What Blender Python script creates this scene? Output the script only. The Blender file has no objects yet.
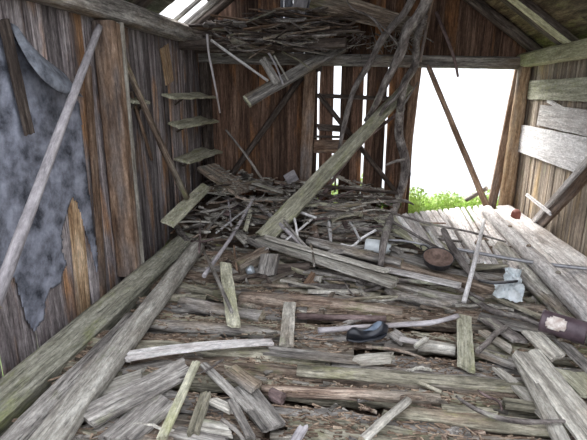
import bpy, bmesh, math, random
from mathutils import Vector, Matrix, noise
from mathutils.bvhtree import BVHTree

sc = bpy.context.scene
COL = sc.collection
R = random.Random
# ------------------------------------------------------------------ camera
F = 470.0
VPX, VPY, ROLL = 360.0, 91.0, math.radians(2.2)
_d = Vector(((VPX-293.5)/F, (220-VPY)/F, -1)).normalized()
_ax, _ay = math.cos(ROLL), -math.sin(ROLL)
_X = Vector((_ax, _ay, -(_ax*_d.x+_ay*_d.y)/_d.z)).normalized()
_Z = _X.cross(_d)
C2W = Matrix((_X, _d, _Z))            # camera -> world (rows are the world axes seen by the camera)
EYE = Vector((0, 0, 1.65))
cam = bpy.data.objects.new('camera', bpy.data.cameras.new('camera'))
COL.objects.link(cam)
cam.data.sensor_width = 36.0
cam.data.lens = F/587.0*36.0
cam.data.clip_start = 0.05
cam.matrix_world = Matrix.Translation(EYE) @ C2W.to_4x4()
sc.camera = cam
# ------------------------------------------------------------------ light: white misty overcast sky, open front and doorway
w = bpy.data.worlds.new('overcast'); sc.world = w; w.use_nodes = True
nt = w.node_tree; nt.nodes.clear()
wo = nt.nodes.new('ShaderNodeOutputWorld'); wb = nt.nodes.new('ShaderNodeBackground')
tc = nt.nodes.new('ShaderNodeTexCoord'); sx = nt.nodes.new('ShaderNodeSeparateXYZ')
mr = nt.nodes.new('ShaderNodeMapRange'); cr = nt.nodes.new('ShaderNodeValToRGB')
mr.inputs['From Min'].default_value = -1; mr.inputs['From Max'].default_value = 1
nt.links.new(tc.outputs['Generated'], sx.inputs[0]); nt.links.new(sx.outputs['Z'], mr.inputs['Value'])
nt.links.new(mr.outputs[0], cr.inputs[0]); nt.links.new(cr.outputs[0], wb.inputs[0]); nt.links.new(wb.outputs[0], wo.inputs[0])
e = cr.color_ramp.elements
e[0].position = 0.38; e[0].color = (0.50, 0.53, 0.56, 1)
e[1].position = 0.62; e[1].color = (0.90, 0.93, 1.0, 1)
wb.inputs['Strength'].default_value = 1.0
sun = bpy.data.objects.new('sun', bpy.data.lights.new('sun', 'SUN')); COL.objects.link(sun)
sun.data.energy = 5.5; sun.data.angle = math.radians(50); sun.data.color = (1.0, 0.97, 0.93)
sun.rotation_euler = Vector((-0.45, 1.0, 0.75)).to_track_quat('Z', 'Y').to_euler()   # soft brightness from beyond the doorway
vs = sc.view_settings
vs.view_transform = 'Standard'; vs.look = 'None'; vs.gamma = 1; vs.use_curve_mapping = False
vs.exposure = 1.35
# ------------------------------------------------------------------ placing helpers
def ray(px, py): return C2W @ Vector(((px-293.5)/F, (220-py)/F, -1))
def onx(px, py, x): d = ray(px, py); return EYE + d*((x-EYE.x)/d.x)
def ony(px, py, y): d = ray(px, py); return EYE + d*((y-EYE.y)/d.y)
def onz(px, py, z): d = ray(px, py); return EYE + d*((z-EYE.z)/d.z)
def sm(a, b, x):
    t = max(0.0, min(1.0, (x-a)/(b-a))); return t*t*(3-2*t)
def H(x, y):
    "height of the heap of fallen wood on the floor"
    h = 0.05
    h += 0.30*sm(4.1, 5.3, y)*sm(0.9, -0.1, x)
    h += 0.13*math.exp(-((x+1.35)**2/0.35+(y-5.5)**2/0.25))
    h += 0.19*sm(3.3, 4.3, y)*sm(-0.3, 0.6, x)*(1-0.55*sm(5.0, 6.0, y))
    h += 0.13*sm(3.6, 4.3, y)*sm(-1.5, -0.6, x)*sm(1.2, 0.2, x)*(1-sm(4.6, 5.2, y))
    return h
def on(px, py, dz=0.02):
    d = ray(px, py); a = 0.5; s = 0.04; t = a
    while t < 12:
        p = EYE+d*t
        if p.z <= H(p.x, p.y)+dz: break
        t += s
    lo, hi = t-s, t
    for _ in range(16):
        m = (lo+hi)/2; p = EYE+d*m
        if p.z <= H(p.x, p.y)+dz: hi = m
        else: lo = m
    return EYE+d*hi
def dep(p): return -(C2W.transposed() @ (p-EYE)).z
def px2m(px, p): return px*dep(p)/F
# ------------------------------------------------------------------ materials
def mat_nodes(name):
    m = bpy.data.materials.new(name); m.use_nodes = True
    n = m.node_tree; n.nodes.clear()
    out = n.nodes.new('ShaderNodeOutputMaterial'); b = n.nodes.new('ShaderNodeBsdfPrincipled')
    n.links.new(b.outputs[0], out.inputs[0])
    return m, n, b
def c4(c): return (c[0], c[1], c[2], 1)
def ramp(n, stops):
    r = n.nodes.new('ShaderNodeValToRGB'); e = r.color_ramp.elements
    e[0].position, e[0].color = stops[0][0], c4(stops[0][1]); e[1].position, e[1].color = stops[-1][0], c4(stops[-1][1])
    for p, c in stops[1:-1]:
        k = e.new(p); k.color = c4(c)
    return r
def mixc(n, fac, a, b, blend='MIX'):
    m = n.nodes.new('ShaderNodeMix'); m.data_type = 'RGBA'; m.blend_type = blend
    for s, v in ((m.inputs[0], fac), (m.inputs[6], a), (m.inputs[7], b)):
        if isinstance(v, (int, float)): s.default_value = v
        elif isinstance(v, tuple): s.default_value = c4(v)
        else: n.links.new(v, s)
    return m.outputs[2]
def noi(n, vec, scale, detail=5, rough=0.6):
    t = n.nodes.new('ShaderNodeTexNoise'); t.inputs['Scale'].default_value = scale
    t.inputs['Detail'].default_value = detail; t.inputs['Roughness'].default_value = rough
    n.links.new(vec, t.inputs['Vector']); return t.outputs['Fac']
def mapping(n, vec, scale):
    m = n.nodes.new('ShaderNodeMapping'); m.inputs['Scale'].default_value = scale
    n.links.new(vec, m.inputs[0]); return m.outputs[0]
def wood(name, dark, mid, light, patch=None, pamt=0.5, green=None, gamt=0.0, axis='X', grain=22, var=0.25, crack=0.65, bump=0.6, speck=0.8, rough=0.85, along=2.6):
    m, n, b = mat_nodes(name)
    tcn = n.nodes.new('ShaderNodeTexCoord'); oi = n.nodes.new('ShaderNodeObjectInfo')
    at = n.nodes.new('ShaderNodeAttribute'); at.attribute_name = 'rnd'
    ad = n.nodes.new('ShaderNodeMath'); ad.operation = 'ADD'
    n.links.new(oi.outputs['Random'], ad.inputs[0]); n.links.new(at.outputs['Fac'], ad.inputs[1])
    mu = n.nodes.new('ShaderNodeMath'); mu.operation = 'MULTIPLY'; mu.inputs[1].default_value = 37.3
    n.links.new(ad.outputs[0], mu.inputs[0])
    va = n.nodes.new('ShaderNodeVectorMath'); va.operation = 'ADD'
    n.links.new(tcn.outputs['Object'], va.inputs[0]); n.links.new(mu.outputs[0], va.inputs[1])
    v = va.outputs[0]
    def s(a, c): return {'X': (a, c, c), 'Y': (c, a, c), 'Z': (c, c, a)}[axis]
    g1 = noi(n, mapping(n, v, s(along, grain)), 1.0, 7, 0.68)
    g2 = noi(n, mapping(n, v, s(along*2.2, grain*4.5)), 1.0, 5, 0.65)
    sp = noi(n, mapping(n, v, s(22, 60)), 1.0, 6, 0.75)
    big = noi(n, mapping(n, v, s(1.1, 4.0)), 1.0, 3, 0.6)
    col = ramp(n, [(0.34, dark), (0.50, mid), (0.64, light)]); n.links.new(g1, col.inputs[0]); c = col.outputs[0]
    if patch:
        pr = ramp(n, [(0.62-0.25*pamt, (0, 0, 0)), (0.78-0.25*pamt, (1, 1, 1))]); n.links.new(big, pr.inputs[0])
        pc = ramp(n, [(0.3, tuple(k*0.45 for k in patch)), (0.6, patch)]); n.links.new(g1, pc.inputs[0])
        c = mixc(n, pr.outputs[0], c, pc.outputs[0])
    if green:
        gn = noi(n, mapping(n, v, s(2.5, 7)), 1.0, 5, 0.7)
        gr = ramp(n, [(0.62-0.25*gamt, (0, 0, 0)), (0.80-0.25*gamt, (0.85, 0.85, 0.85))]); n.links.new(gn, gr.inputs[0])
        c = mixc(n, gr.outputs[0], c, green)
    ck = ramp(n, [(0.34, (1-crack,)*3), (0.47, (1, 1, 1))]); n.links.new(g2, ck.inputs[0])
    c = mixc(n, 1.0, c, ck.outputs[0], 'MULTIPLY')
    sr = ramp(n, [(0.32, (0.55,)*3), (0.5, (1, 1, 1)), (0.66, (1.5,)*3)]); n.links.new(sp, sr.inputs[0])
    c = mixc(n, speck, c, sr.outputs[0], 'MULTIPLY')
    # each piece a little lighter or darker than the next
    fr = n.nodes.new('ShaderNodeMath'); fr.operation = 'FRACT'; m7 = n.nodes.new('ShaderNodeMath'); m7.operation = 'MULTIPLY'; m7.inputs[1].default_value = 7.77
    n.links.new(ad.outputs[0], m7.inputs[0]); n.links.new(m7.outputs[0], fr.inputs[0])
    vr = n.nodes.new('ShaderNodeMapRange'); vr.inputs['To Min'].default_value = 1-var; vr.inputs['To Max'].default_value = 1+var
    n.links.new(fr.outputs[0], vr.inputs['Value'])
    c = mixc(n, 1.0, c, vr.outputs[0], 'MULTIPLY')
    n.links.new(c, b.inputs['Base Color']); b.inputs['Roughness'].default_value = rough
    b.inputs['Specular IOR Level'].default_value = 0.25
    bp = n.nodes.new('ShaderNodeBump'); bp.inputs['Strength'].default_value = bump; bp.inputs['Distance'].default_value = 0.02
    hm = n.nodes.new('ShaderNodeMath'); hm.operation = 'MULTIPLY_ADD'; hm.inputs[1].default_value = 0.6; n.links.new(g1, hm.inputs[0]); n.links.new(g2, hm.inputs[2])
    n.links.new(hm.outputs[0], bp.inputs['Height']); n.links.new(bp.outputs[0], b.inputs['Normal'])
    return m
M = {}
MOSS = (0.13, 0.17, 0.05)
LICH = (0.30, 0.34, 0.20)
M['grey'] = wood('weathered_grey_wood', (0.10, 0.092, 0.086), (0.27, 0.25, 0.23), (0.50, 0.475, 0.44), patch=(0.27, 0.215, 0.16), pamt=0.35, green=(0.20, 0.21, 0.11), gamt=0.12)
M['pale'] = wood('pale_split_wood', (0.22, 0.205, 0.18), (0.45, 0.425, 0.375), (0.66, 0.64, 0.58), patch=(0.36, 0.31, 0.25), pamt=0.3, green=LICH, gamt=0.12, crack=0.45)
M['bone'] = wood('bleached_wood', (0.42, 0.38, 0.36), (0.66, 0.62, 0.60), (0.86, 0.84, 0.82), patch=(0.5, 0.43, 0.38), pamt=0.25, crack=0.45)
M['sill'] = wood('algae_stained_beam', (0.20, 0.195, 0.15), (0.40, 0.39, 0.31), (0.58, 0.56, 0.47), green=(0.33, 0.36, 0.14), gamt=0.34)
M['yellow'] = wood('yellowish_pale_wood', (0.26, 0.24, 0.14), (0.46, 0.44, 0.28), (0.64, 0.62, 0.42), green=(0.36, 0.40, 0.20), gamt=0.3, crack=0.45)
M['white'] = wood('bleached_stick', (0.50, 0.48, 0.47), (0.72, 0.70, 0.70), (0.86, 0.85, 0.85), crack=0.2)
M['mossy'] = wood('mossy_grey_wood', (0.10, 0.095, 0.07), (0.27, 0.25, 0.19), (0.46, 0.43, 0.345), green=(0.26, 0.26, 0.11), gamt=0.33, patch=(0.28, 0.205, 0.15), pamt=0.3)
M['green'] = wood('algae_green_wood', (0.15, 0.145, 0.11), (0.29, 0.28, 0.21), (0.45, 0.43, 0.34), green=(0.27, 0.28, 0.14), gamt=0.4, crack=0.45)
M['lichen'] = wood('lichen_pale_wood', (0.27, 0.26, 0.19), (0.47, 0.46, 0.345), (0.67, 0.655, 0.53), green=(0.39, 0.40, 0.20), gamt=0.3, crack=0.4)
M['rot'] = wood('rotten_brown_wood', (0.06, 0.043, 0.034), (0.20, 0.15, 0.115), (0.42, 0.34, 0.27), patch=(0.34, 0.32, 0.27), pamt=0.55, green=(0.19, 0.20, 0.08), gamt=0.22, grain=30, crack=0.75)
M['fibre'] = wood('fibrous_rotten_wood', (0.09, 0.058, 0.043), (0.31, 0.225, 0.175), (0.60, 0.49, 0.40), patch=(0.48, 0.42, 0.35), pamt=0.45, green=(0.19, 0.20, 0.08), gamt=0.12, grain=34, crack=0.7)
M['brown'] = wood('brown_timber', (0.085, 0.050, 0.033), (0.20, 0.13, 0.088), (0.36, 0.255, 0.185), patch=(0.26, 0.22, 0.20), pamt=0.45, crack=0.4)
M['dark'] = wood('dark_aged_wood', (0.028, 0.021, 0.018), (0.085, 0.065, 0.055), (0.17, 0.14, 0.12), crack=0.5)
M['red'] = wood('reddish_bark', (0.055, 0.036, 0.035), (0.16, 0.115, 0.11), (0.30, 0.23, 0.22), grain=12, crack=0.4)
M['bark'] = wood('grey_bark', (0.055, 0.045, 0.042), (0.165, 0.145, 0.135), (0.33, 0.305, 0.285), green=LICH, gamt=0.12, grain=14, along=5, crack=0.5)
M['pole'] = wood('smooth_grey_pole', (0.22, 0.205, 0.215), (0.40, 0.375, 0.39), (0.56, 0.53, 0.55), patch=(0.36, 0.31, 0.29), pamt=0.25, crack=0.25, bump=0.25, grain=10, speck=0.5)
M['orange'] = wood('warm_orange_wood', (0.24, 0.14, 0.075), (0.48, 0.33, 0.20), (0.68, 0.52, 0.36), patch=(0.36, 0.30, 0.26), pamt=0.35, crack=0.4)
M['end'] = wood('cut_end_grain', (0.20, 0.16, 0.11), (0.36, 0.31, 0.23), (0.50, 0.45, 0.36), crack=0.5)
M['wall'] = wood('wall_planks_grey_brown', (0.065, 0.053, 0.055), (0.23, 0.20, 0.20), (0.45, 0.41, 0.41), patch=(0.46, 0.26, 0.14), pamt=0.36, axis='Z', var=0.45, grain=20, along=1.6)
M['wallb'] = wood('wall_planks_dark_brown', (0.035, 0.020, 0.015), (0.115, 0.067, 0.046), (0.22, 0.14, 0.10), patch=(0.36, 0.17, 0.075), pamt=0.32, axis='Z', var=0.6, grain=20, along=1.4)
M['wallr'] = wood('wall_planks_tan', (0.10, 0.075, 0.055), (0.31, 0.25, 0.195), (0.54, 0.46, 0.37), patch=(0.50, 0.36, 0.20), pamt=0.4, green=LICH, gamt=0.15, axis='Z', var=0.3, grain=18, along=0.9)
M['gable'] = wood('gable_planks_blue_grey', (0.07, 0.07, 0.08), (0.17, 0.175, 0.20), (0.32, 0.34, 0.39), axis='Z', var=0.45, grain=16)
M['roof'] = wood('roof_boards', (0.03, 0.028, 0.026), (0.10, 0.09, 0.08), (0.20, 0.19, 0.17), axis='Y', var=0.4, green=(0.16, 0.18, 0.09), gamt=0.15)
M['roofr'] = wood('mossy_roof_boards', (0.05, 0.035, 0.025), (0.15, 0.11, 0.07), (0.28, 0.23, 0.14), axis='Y', var=0.45, green=(0.26, 0.27, 0.08), gamt=0.2)

def simple(name, col, rough=0.7, metal=0, nscale=12, col2=None, bump=0.2, trans=0):
    m, n, b = mat_nodes(name)
    tcn = n.nodes.new('ShaderNodeTexCoord')
    f = noi(n, tcn.outputs['Object'], nscale, 6, 0.65)
    r = ramp(n, [(0.35, col), (0.65, col2 or tuple(min(1, k*1.6) for k in col))]); n.links.new(f, r.inputs[0])
    n.links.new(r.outputs[0], b.inputs['Base Color']); b.inputs['Roughness'].default_value = rough; b.inputs['Metallic'].default_value = metal
    if trans: b.inputs['Transmission Weight'].default_value = trans
    bp = n.nodes.new('ShaderNodeBump'); bp.inputs['Strength'].default_value = bump; bp.inputs['Distance'].default_value = 0.01
    n.links.new(f, bp.inputs['Height']); n.links.new(bp.outputs[0], b.inputs['Normal'])
    return m
M['soil'] = simple('rotten_soil', (0.05, 0.036, 0.026), 0.95, 0, 9, (0.17, 0.12, 0.085), 0.8)
M['litter'] = wood('wood_chips', (0.07, 0.045, 0.032), (0.23, 0.165, 0.12), (0.46, 0.37, 0.28), grain=20, var=0.5)
M['littergrey'] = wood('grey_wood_chips', (0.09, 0.08, 0.07), (0.25, 0.23, 0.20), (0.48, 0.45, 0.40), grain=20, var=0.5)
M['turf'] = simple('turf', (0.05, 0.10, 0.02), 0.9, 0, 6, (0.14, 0.22, 0.05), 0.6)
M['leaf'] = simple('green_leaves', (0.30, 0.46, 0.10), 0.6, 0, 8, (0.62, 0.74, 0.30), 0.1)
M['leaf2'] = simple('dark_green_leaves', (0.05, 0.14, 0.02), 0.6, 0, 8, (0.12, 0.26, 0.05), 0.1)
M['tar'] = simple('grey_tar_paper', (0.03, 0.033, 0.045), 0.75, 0, 6, (0.36, 0.38, 0.46), 0.9)
M['tarcurl'] = simple('curled_tar_paper', (0.06, 0.065, 0.08), 0.7, 0, 14, (0.24, 0.26, 0.30), 0.3)
M['iron'] = simple('blackened_iron', (0.025, 0.025, 0.03), 0.5, 0.6, 20, (0.08, 0.08, 0.09))
M['rust'] = simple('rusty_pan_inside', (0.10, 0.065, 0.05), 0.8, 0.1, 16, (0.26, 0.18, 0.15))
M['plastic'] = simple('cloudy_plastic', (0.55, 0.60, 0.62), 0.35, 0, 10, (0.80, 0.84, 0.86), 0.1)
M['purple'] = simple('purple_tin', (0.055, 0.035, 0.045), 0.45, 0.1, 14, (0.12, 0.085, 0.10))
M['labelp'] = simple('torn_paper_label', (0.45, 0.36, 0.32), 0.8, 0, 30, (0.8, 0.76, 0.72))
M['black'] = simple('black_rubber', (0.010, 0.011, 0.014), 0.35, 0, 12, (0.03, 0.034, 0.045))
M['blue'] = simple('blue_grey_lining', (0.10, 0.14, 0.20), 0.6, 0, 30, (0.18, 0.22, 0.28))
M['tin'] = simple('dull_tin', (0.35, 0.40, 0.45), 0.35, 0.6, 14, (0.6, 0.66, 0.72))
M['redtin'] = simple('red_brown_tin', (0.20, 0.055, 0.04), 0.6, 0.1, 14, (0.36, 0.13, 0.09))
M['pipe'] = simple('grey_metal_pipe', (0.20, 0.20, 0.21), 0.4, 0.5, 20, (0.38, 0.38, 0.40), 0.1)
# ------------------------------------------------------------------ object helpers
def tag(o, label=None, cat=None, group=None, kind=None):
    if label: o['label'] = label
    if cat: o['category'] = cat
    if group: o['group'] = group
    if kind: o['kind'] = kind
    return o
def obj(name, verts, faces, mats, parent=None, mat_idx=None, smooth=False, mw=None, rnd=None):
    me = bpy.data.meshes.new(name); me.from_pydata([tuple(v) for v in verts], [], faces)
    for m in (mats if isinstance(mats, (list, tuple)) else [mats]): me.materials.append(M[m])
    if mat_idx:
        for p, k in zip(me.polygons, mat_idx): p.material_index = k
    if smooth:
        me.polygons.foreach_set('use_smooth', [True]*len(me.polygons))
    if rnd is not None:
        a = me.attributes.new('rnd', 'FLOAT', 'POINT'); a.data.foreach_set('value', rnd)
    me.update()
    o = bpy.data.objects.new(name, me); COL.objects.link(o)
    if mw is not None: o.matrix_world = mw
    if parent: o.parent = parent
    return o
def frame(p0, p1, up):
    p0, p1 = Vector(p0), Vector(p1); x = (p1-p0).normalized(); up = Vector(up)
    z = (up-x*up.dot(x))
    if z.length < 1e-3: z = Vector((0, 1, 0))-x*x.y
    z.normalize(); y = z.cross(x)
    m = Matrix((x, y, z)).transposed().to_4x4(); m.translation = (p0+p1)/2
    return m
def board_geo(L, w, t, seed=0, jag=0.03, rough=0.0018, taper=(1, 1), bow=0, twist=0, nw=6, edge=0.06):
    r = R(seed); nx = max(3, min(34, int(L/0.07)))
    V = []; so = Vector((seed*3.1, seed*1.7, 0))
    sl0, sl1 = r.uniform(-1, 1)*min(w*0.35, jag), r.uniform(-1, 1)*min(w*0.35, jag)
    e0 = [abs(sl0)+sl0*(2*q/nw-1)+r.uniform(0, jag)*0.5 for q in range(nw+1)]; e1 = [abs(sl1)+sl1*(2*q/nw-1)+r.uniform(0, jag)*0.5 for q in range(nw+1)]
    ridge = [r.uniform(-1, 1)*rough for _ in range(nw+1)]
    for side in (1, -1):
        for i in range(nx+1):
            u = i/nx; k = taper[0]+(taper[1]-taper[0])*u
            wl = w/2*k*(1+edge*2*noise.noise(so+Vector((u*L*5, 1, 0)))); wr = w/2*k*(1+edge*2*noise.noise(so+Vector((u*L*5, 9, 0))))
            for j in range(nw+1):
                q = j/nw; y = -wl+(wl+wr)*q; x = -L/2+L*u
                if i == 0: x += e0[j]
                if i == nx: x -= e1[j]
                z = side*t/2*(0.75 if j in (0, nw) else 1)+ridge[j]+rough*noise.noise(so+Vector((x*8, y*30, side)))
                z += bow*(1-(2*u-1)**2)
                a = twist*(u-0.5); V.append((x, y*math.cos(a)-z*math.sin(a), y*math.sin(a)+z*math.cos(a)))
    W = nw+1; N = (nx+1)*W; Fs = []
    for i in range(nx):
        for j in range(nw):
            a = i*W+j; Fs.append((a, a+W, a+W+1, a+1)); a += N; Fs.append((a, a+1, a+W+1, a+W))
        a = i*W; Fs.append((a, a+N, a+N+W, a+W)); a = i*W+nw; Fs.append((a, a+W, a+W+N, a+N))
    for j in range(nw):
        Fs.append((j, j+1, j+1+N, j+N)); a = nx*W+j; Fs.append((a, a+N, a+N+1, a+1))
    return V, Fs
_seed = [11]
def ns(): _seed[0] += 1; return _seed[0]
def board(name, label, cat, p0, p1, w, t=0.025, mat='grey', up=(0, 0, 1), group=None, parent=None, **k):
    p0, p1 = Vector(p0), Vector(p1); L = (p1-p0).length
    V, Fs = board_geo(L, w, t, ns(), **k)
    o = obj(name, V, Fs, mat, parent, mw=frame(p0, p1, up))
    return tag(o, label, cat, group)
def catmull(pts, rad, sub):
    P = []; Q = []
    n = len(pts)
    for i in range(n-1):
        a = pts[max(0, i-1)]; b = pts[i]; c = pts[i+1]; d = pts[min(n-1, i+2)]
        for s in range(sub):
            t = s/sub
            P.append(0.5*((2*b)+(c-a)*t+(2*a-5*b+4*c-d)*t*t+(3*b-a-3*c+d)*t**3)); Q.append(rad[i]+(rad[i+1]-rad[i])*t)
    P.append(pts[-1]); Q.append(rad[-1]); return P, Q
def tube_geo(P, Q, n=8, rough=0.08, seed=0, flat=1.0, ends=True):
    V = []; Fs = []; idx = []; so = Vector((seed*2.3, 0, seed*0.7))
    up = Vector((0, 0, 1)); m = len(P)
    for i, (p, r) in enumerate(zip(P, Q)):
        t = (P[min(m-1, i+1)]-P[max(0, i-1)]).normalized()
        s = up.cross(t)
        if s.length < 0.05: s = Vector((0, 1, 0)).cross(t)
        s.normalize(); u = t.cross(s); up = u
        for k in range(n):
            a = 2*math.pi*k/n
            rr = r*(1+rough*2*noise.noise(so+Vector((p.x*6+p.y*6+p.z*6, math.cos(a)*1.6, math.sin(a)*1.6)))+rough*1.2*noise.noise(so+Vector((p.x*1.5, math.cos(a)*4, math.sin(a)*4+p.y)))+rough*0.8*noise.noise(so+Vector((p.x*3, math.cos(a)*9, math.sin(a)*9))))
            V.append(p+s*(math.cos(a)*rr)+u*(math.sin(a)*rr*flat))
    for i in range(m-1):
        for k in range(n):
            a = i*n+k; b = i*n+(k+1) % n; Fs.append((a, b, b+n, a+n)); idx.append(0)
    for base, flip in ((0, True), ((m-1)*n, False)):
        q = list(range(base, base+n)); Fs.append(tuple(reversed(q)) if flip else tuple(q)); idx.append(1 if ends else 0)
    return V, Fs, idx
def log(name, label, cat, p0, p1, d, mat='grey', end='end', group=None, parent=None, taper=1.0, n=12, rough=0.10, bend=0.0, flat=1.0, seed=None):
    p0, p1 = Vector(p0), Vector(p1); L = (p1-p0).length; s = seed or ns(); r = R(s)
    k = max(4, min(40, int(L/0.08))); P = []; Q = []
    b1, b2 = r.uniform(-1, 1)*bend, r.uniform(-1, 1)*bend
    for i in range(k+1):
        u = i/k; a = math.sin(u*math.pi)
        P.append(Vector((-L/2+L*u, a*b1+0.3*bend*noise.noise(Vector((s, u*L*2, 0))), a*b2))); Q.append(d/2*(1+(taper-1)*u))
    V, Fs, idx = tube_geo(P, Q, n, rough, s, flat)
    o = obj(name, V, Fs, [mat, end], parent, idx, smooth=False, mw=frame(p0, p1, (0, 0, 1)))
    o.data.polygons.foreach_set('use_smooth', [i == 0 for i in idx])
    return tag(o, label, cat, group)
def limb(name, label, cat, pts, rad, mat='bark', end=None, group=None, parent=None, n=8, rough=0.14, sub=5):
    pts = [Vector(p) for p in pts]; mw = frame(pts[0], pts[-1], (0, 0, 1)); inv = mw.inverted()
    P, Q = catmull([inv @ p for p in pts], rad, sub)
    V, Fs, idx = tube_geo(P, Q, n, rough, ns())
    o = obj(name, V, Fs, [mat, end or mat], None, idx, mw=mw)
    o.data.polygons.foreach_set('use_smooth', [i == 0 for i in idx])
    if parent:
        o.parent = parent; o.matrix_parent_inverse = parent.matrix_world.inverted()
    return tag(o, label, cat, group)
def adopt(child, parent):
    child.parent = parent; child.matrix_parent_inverse = parent.matrix_world.inverted(); return child
# ================================================================== SETTING
XL, XR, YB = -2.02, 1.93, 6.02
def grid_ground():
    V = []; Fs = []; nx, ny = 90, 110; x0, x1, y0, y1 = -6, 6, -3, 12
    for j in range(ny+1):
        for i in range(nx+1):
            x = x0+(x1-x0)*i/nx; y = y0+(y1-y0)*j/ny
            inside = sm(-2.3, -1.9, x)*sm(2.3, 1.85, x)*sm(6.3, 5.9, y)
            z = inside*(H(x, y)-0.09)+(1-inside)*0.0
            z -= 0.42*max(0, y-7.3)+0.25*max(0, abs(x)-3.2)
            z += 0.02*noise.noise(Vector((x*3, y*3, 0)))
            V.append((x, y, z))
    W = nx+1
    for j in range(ny):
        for i in range(nx):
            a = j*W+i; Fs.append((a, a+1, a+W+1, a+W))
    idx = [0 if (V[f[0]][1] < 6.1 and abs(V[f[0]][0]) < 2.1) else 1 for f in Fs]
    return tag(obj('floor', V, Fs, ['soil', 'turf'], None, idx, smooth=True), kind='structure')
grid_ground()

def plank_wall(name, axis, const, a0, a1, zf, mat, seed, wr=(0.11, 0.19), t=0.022, gap=0.004, skip=(), zb=-0.10, depthj=0.009, lean=0.0, gaps=()):
    "vertical planks in one mesh; axis 'x' = wall along y at x=const, 'y' = wall along x at y=const"
    r = R(seed); V = []; Fs = []; rn = []; a = a0
    cuts = []
    while a < a1-0.02:
        ww = r.uniform(*wr); b = min(a+ww, a1)
        for g0, g1 in gaps:                      # a real gap between two planks
            if a < g0 < b: b = g0
            if g0-1e-4 <= a < g1: a = g1; b = a+ww
        for g0, g1 in gaps:
            if a < g0 < b: b = g0
        cuts.append((a, b)); a = b
    def isg(q): return any(abs(q-k_) < 1e-4 for gg in gaps for k_ in gg)
    for (a, b) in cuts:
        if isg(a): a -= gap
        if isg(b): b += gap
        mid = (a+b)/2
        if any(s0 < mid < s1 for s0, s1 in skip): continue
        z1 = zf(mid); z0 = zb+r.uniform(-0.02, 0.05); d = r.uniform(-depthj, depthj); g = gap*r.uniform(0.7, 1.2); v = r.random()
        nz = 10; base = len(V); so = r.uniform(0, 50)
        za, zbb = zf(a), zf(b)
        for k in range(nz+1):
            u = k/nz
            for (s, off) in ((a+g, t/2), (a+g+0.011, 0), (b-g-0.011, 0), (b-g, t/2), (b-g-0.011, t), (a+g+0.011, t)):
                top = za if s < mid else zbb
                z = z0+(top-z0)*u
                s2 = s+0.006*noise.noise(Vector((so, z*3, s*9)))
                o_ = const+(d+off-t/2)*(1 if axis == 'x' else -1)
                V.append((o_, s2, z) if axis == 'x' else (s2, o_, z)); rn.append(v)
        for k in range(nz):
            for q in range(6):
                c0 = base+k*6+q; c1 = base+k*6+(q+1) % 6; Fs.append((c0, c1, c1+6, c0+6))
        Fs.append(tuple(base+q for q in range(6))); Fs.append(tuple(base+nz*6+q for q in range(6)))
    o = obj(name, V, Fs, mat, rnd=rn)
    bm = bmesh.new(); bm.from_mesh(o.data); bmesh.ops.recalc_face_normals(bm, faces=bm.faces); bm.to_mesh(o.data); bm.free()
    return tag(o, kind='structure')
plank_wall('wall_left', 'x', XL, 0.9, 6.05, lambda s: 2.25, 'wall', 3, gap=-0.004)
plank_wall('wall_right', 'x', XR, 1.2, 6.05, lambda s: 2.02, 'wallr', 5, wr=(0.10, 0.16), gap=-0.004)
GX = lambda px: ony(px, 100, YB).x
XD0, XD1 = ony(414, 120, YB).x, ony(512, 120, YB).x
gp = [(GX(317.5), GX(319.5)), (GX(333.5), GX(340.5)), (GX(363.5), GX(366)), (GX(386.5), GX(388.5))]
plank_wall('wall_back', 'y', YB, XL, XD0, lambda s: 2.05, 'wallb', 8, wr=(0.12, 0.2), gap=-0.005, gaps=gp, zb=0.1)
def SLOPE(sgn, x): return 2.40+(x+1.93)*0.72 if sgn < 0 else 2.13+(1.85-x)*0.72
RIDGE = lambda s: min(SLOPE(-1, s), SLOPE(1, s))+0.14
plank_wall('wall_gable', 'y', YB+0.03, XL, XR, lambda s: RIDGE(s)-0.05, 'wallb', 18, wr=(0.10, 0.17), zb=1.98, gap=-0.006, skip=[(-1.05, -0.55)])
plank_wall('wall_gable_pale', 'y', YB+0.03, -1.05, -0.55, lambda s: RIDGE(s)-0.05, 'gable', 28, wr=(0.10, 0.17), zb=2.0, gap=0.002)
def roof(name, sgn, mat, seed, holes):
    r = R(seed); V = []; Fs = []; rn = []
    s = 0.0; slope = math.hypot(1, 0.72); xe = -2.22 if sgn < 0 else 2.16; total = abs(xe+0.23)*slope
    while s < total:
        ww = min(r.uniform(0.16, 0.26), total-s+0.01); y = 2.6
        while y < 6.25:
            ln = r.uniform(1.6, 3.2); ye = min(6.25, y+ln)
            segs = [(y, ye)]
            for (h0, h1, q0, q1) in holes:
                if h0 < s+ww/2 < h1:
                    ns_ = []
                    for (a, b) in segs:
                        if b <= q0 or a >= q1: ns_.append((a, b)); continue
                        if a < q0: ns_.append((a, q0+r.uniform(-.12, .12)))
                        if b > q1: ns_.append((q1+r.uniform(-.12, .12), b))
                    segs = ns_
            for (a, b) in segs:
                v = r.random(); base = len(V); lift = r.uniform(0, 0.02)
                for yy in (a, b):
                    for (q, tt) in ((s-0.01, 0), (s+ww, 0), (s+ww, 0.025), (s-0.01, 0.025)):
                        x = xe-sgn*q/slope; z = SLOPE(sgn, x)+0.06+lift+tt
                        V.append((x, yy, z)); rn.append(v)
                for q in range(4): Fs.append((base+q, base+(q+1) % 4, base+4+(q+1) % 4, base+4+q))
                Fs.append((base, base+1, base+2, base+3)); Fs.append((base+4, base+5, base+6, base+7))
            y = ye+0.01
        s += ww
    return tag(obj(name, V, Fs, mat, rnd=rn), kind='structure')
roof('ceiling', -1, 'roof', 4, [(0.10, 0.60, 4.80, 5.65), (0.45, 0.75, 5.5, 6.0)])
roof('ceiling', 1, 'roofr', 9, [])
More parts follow.
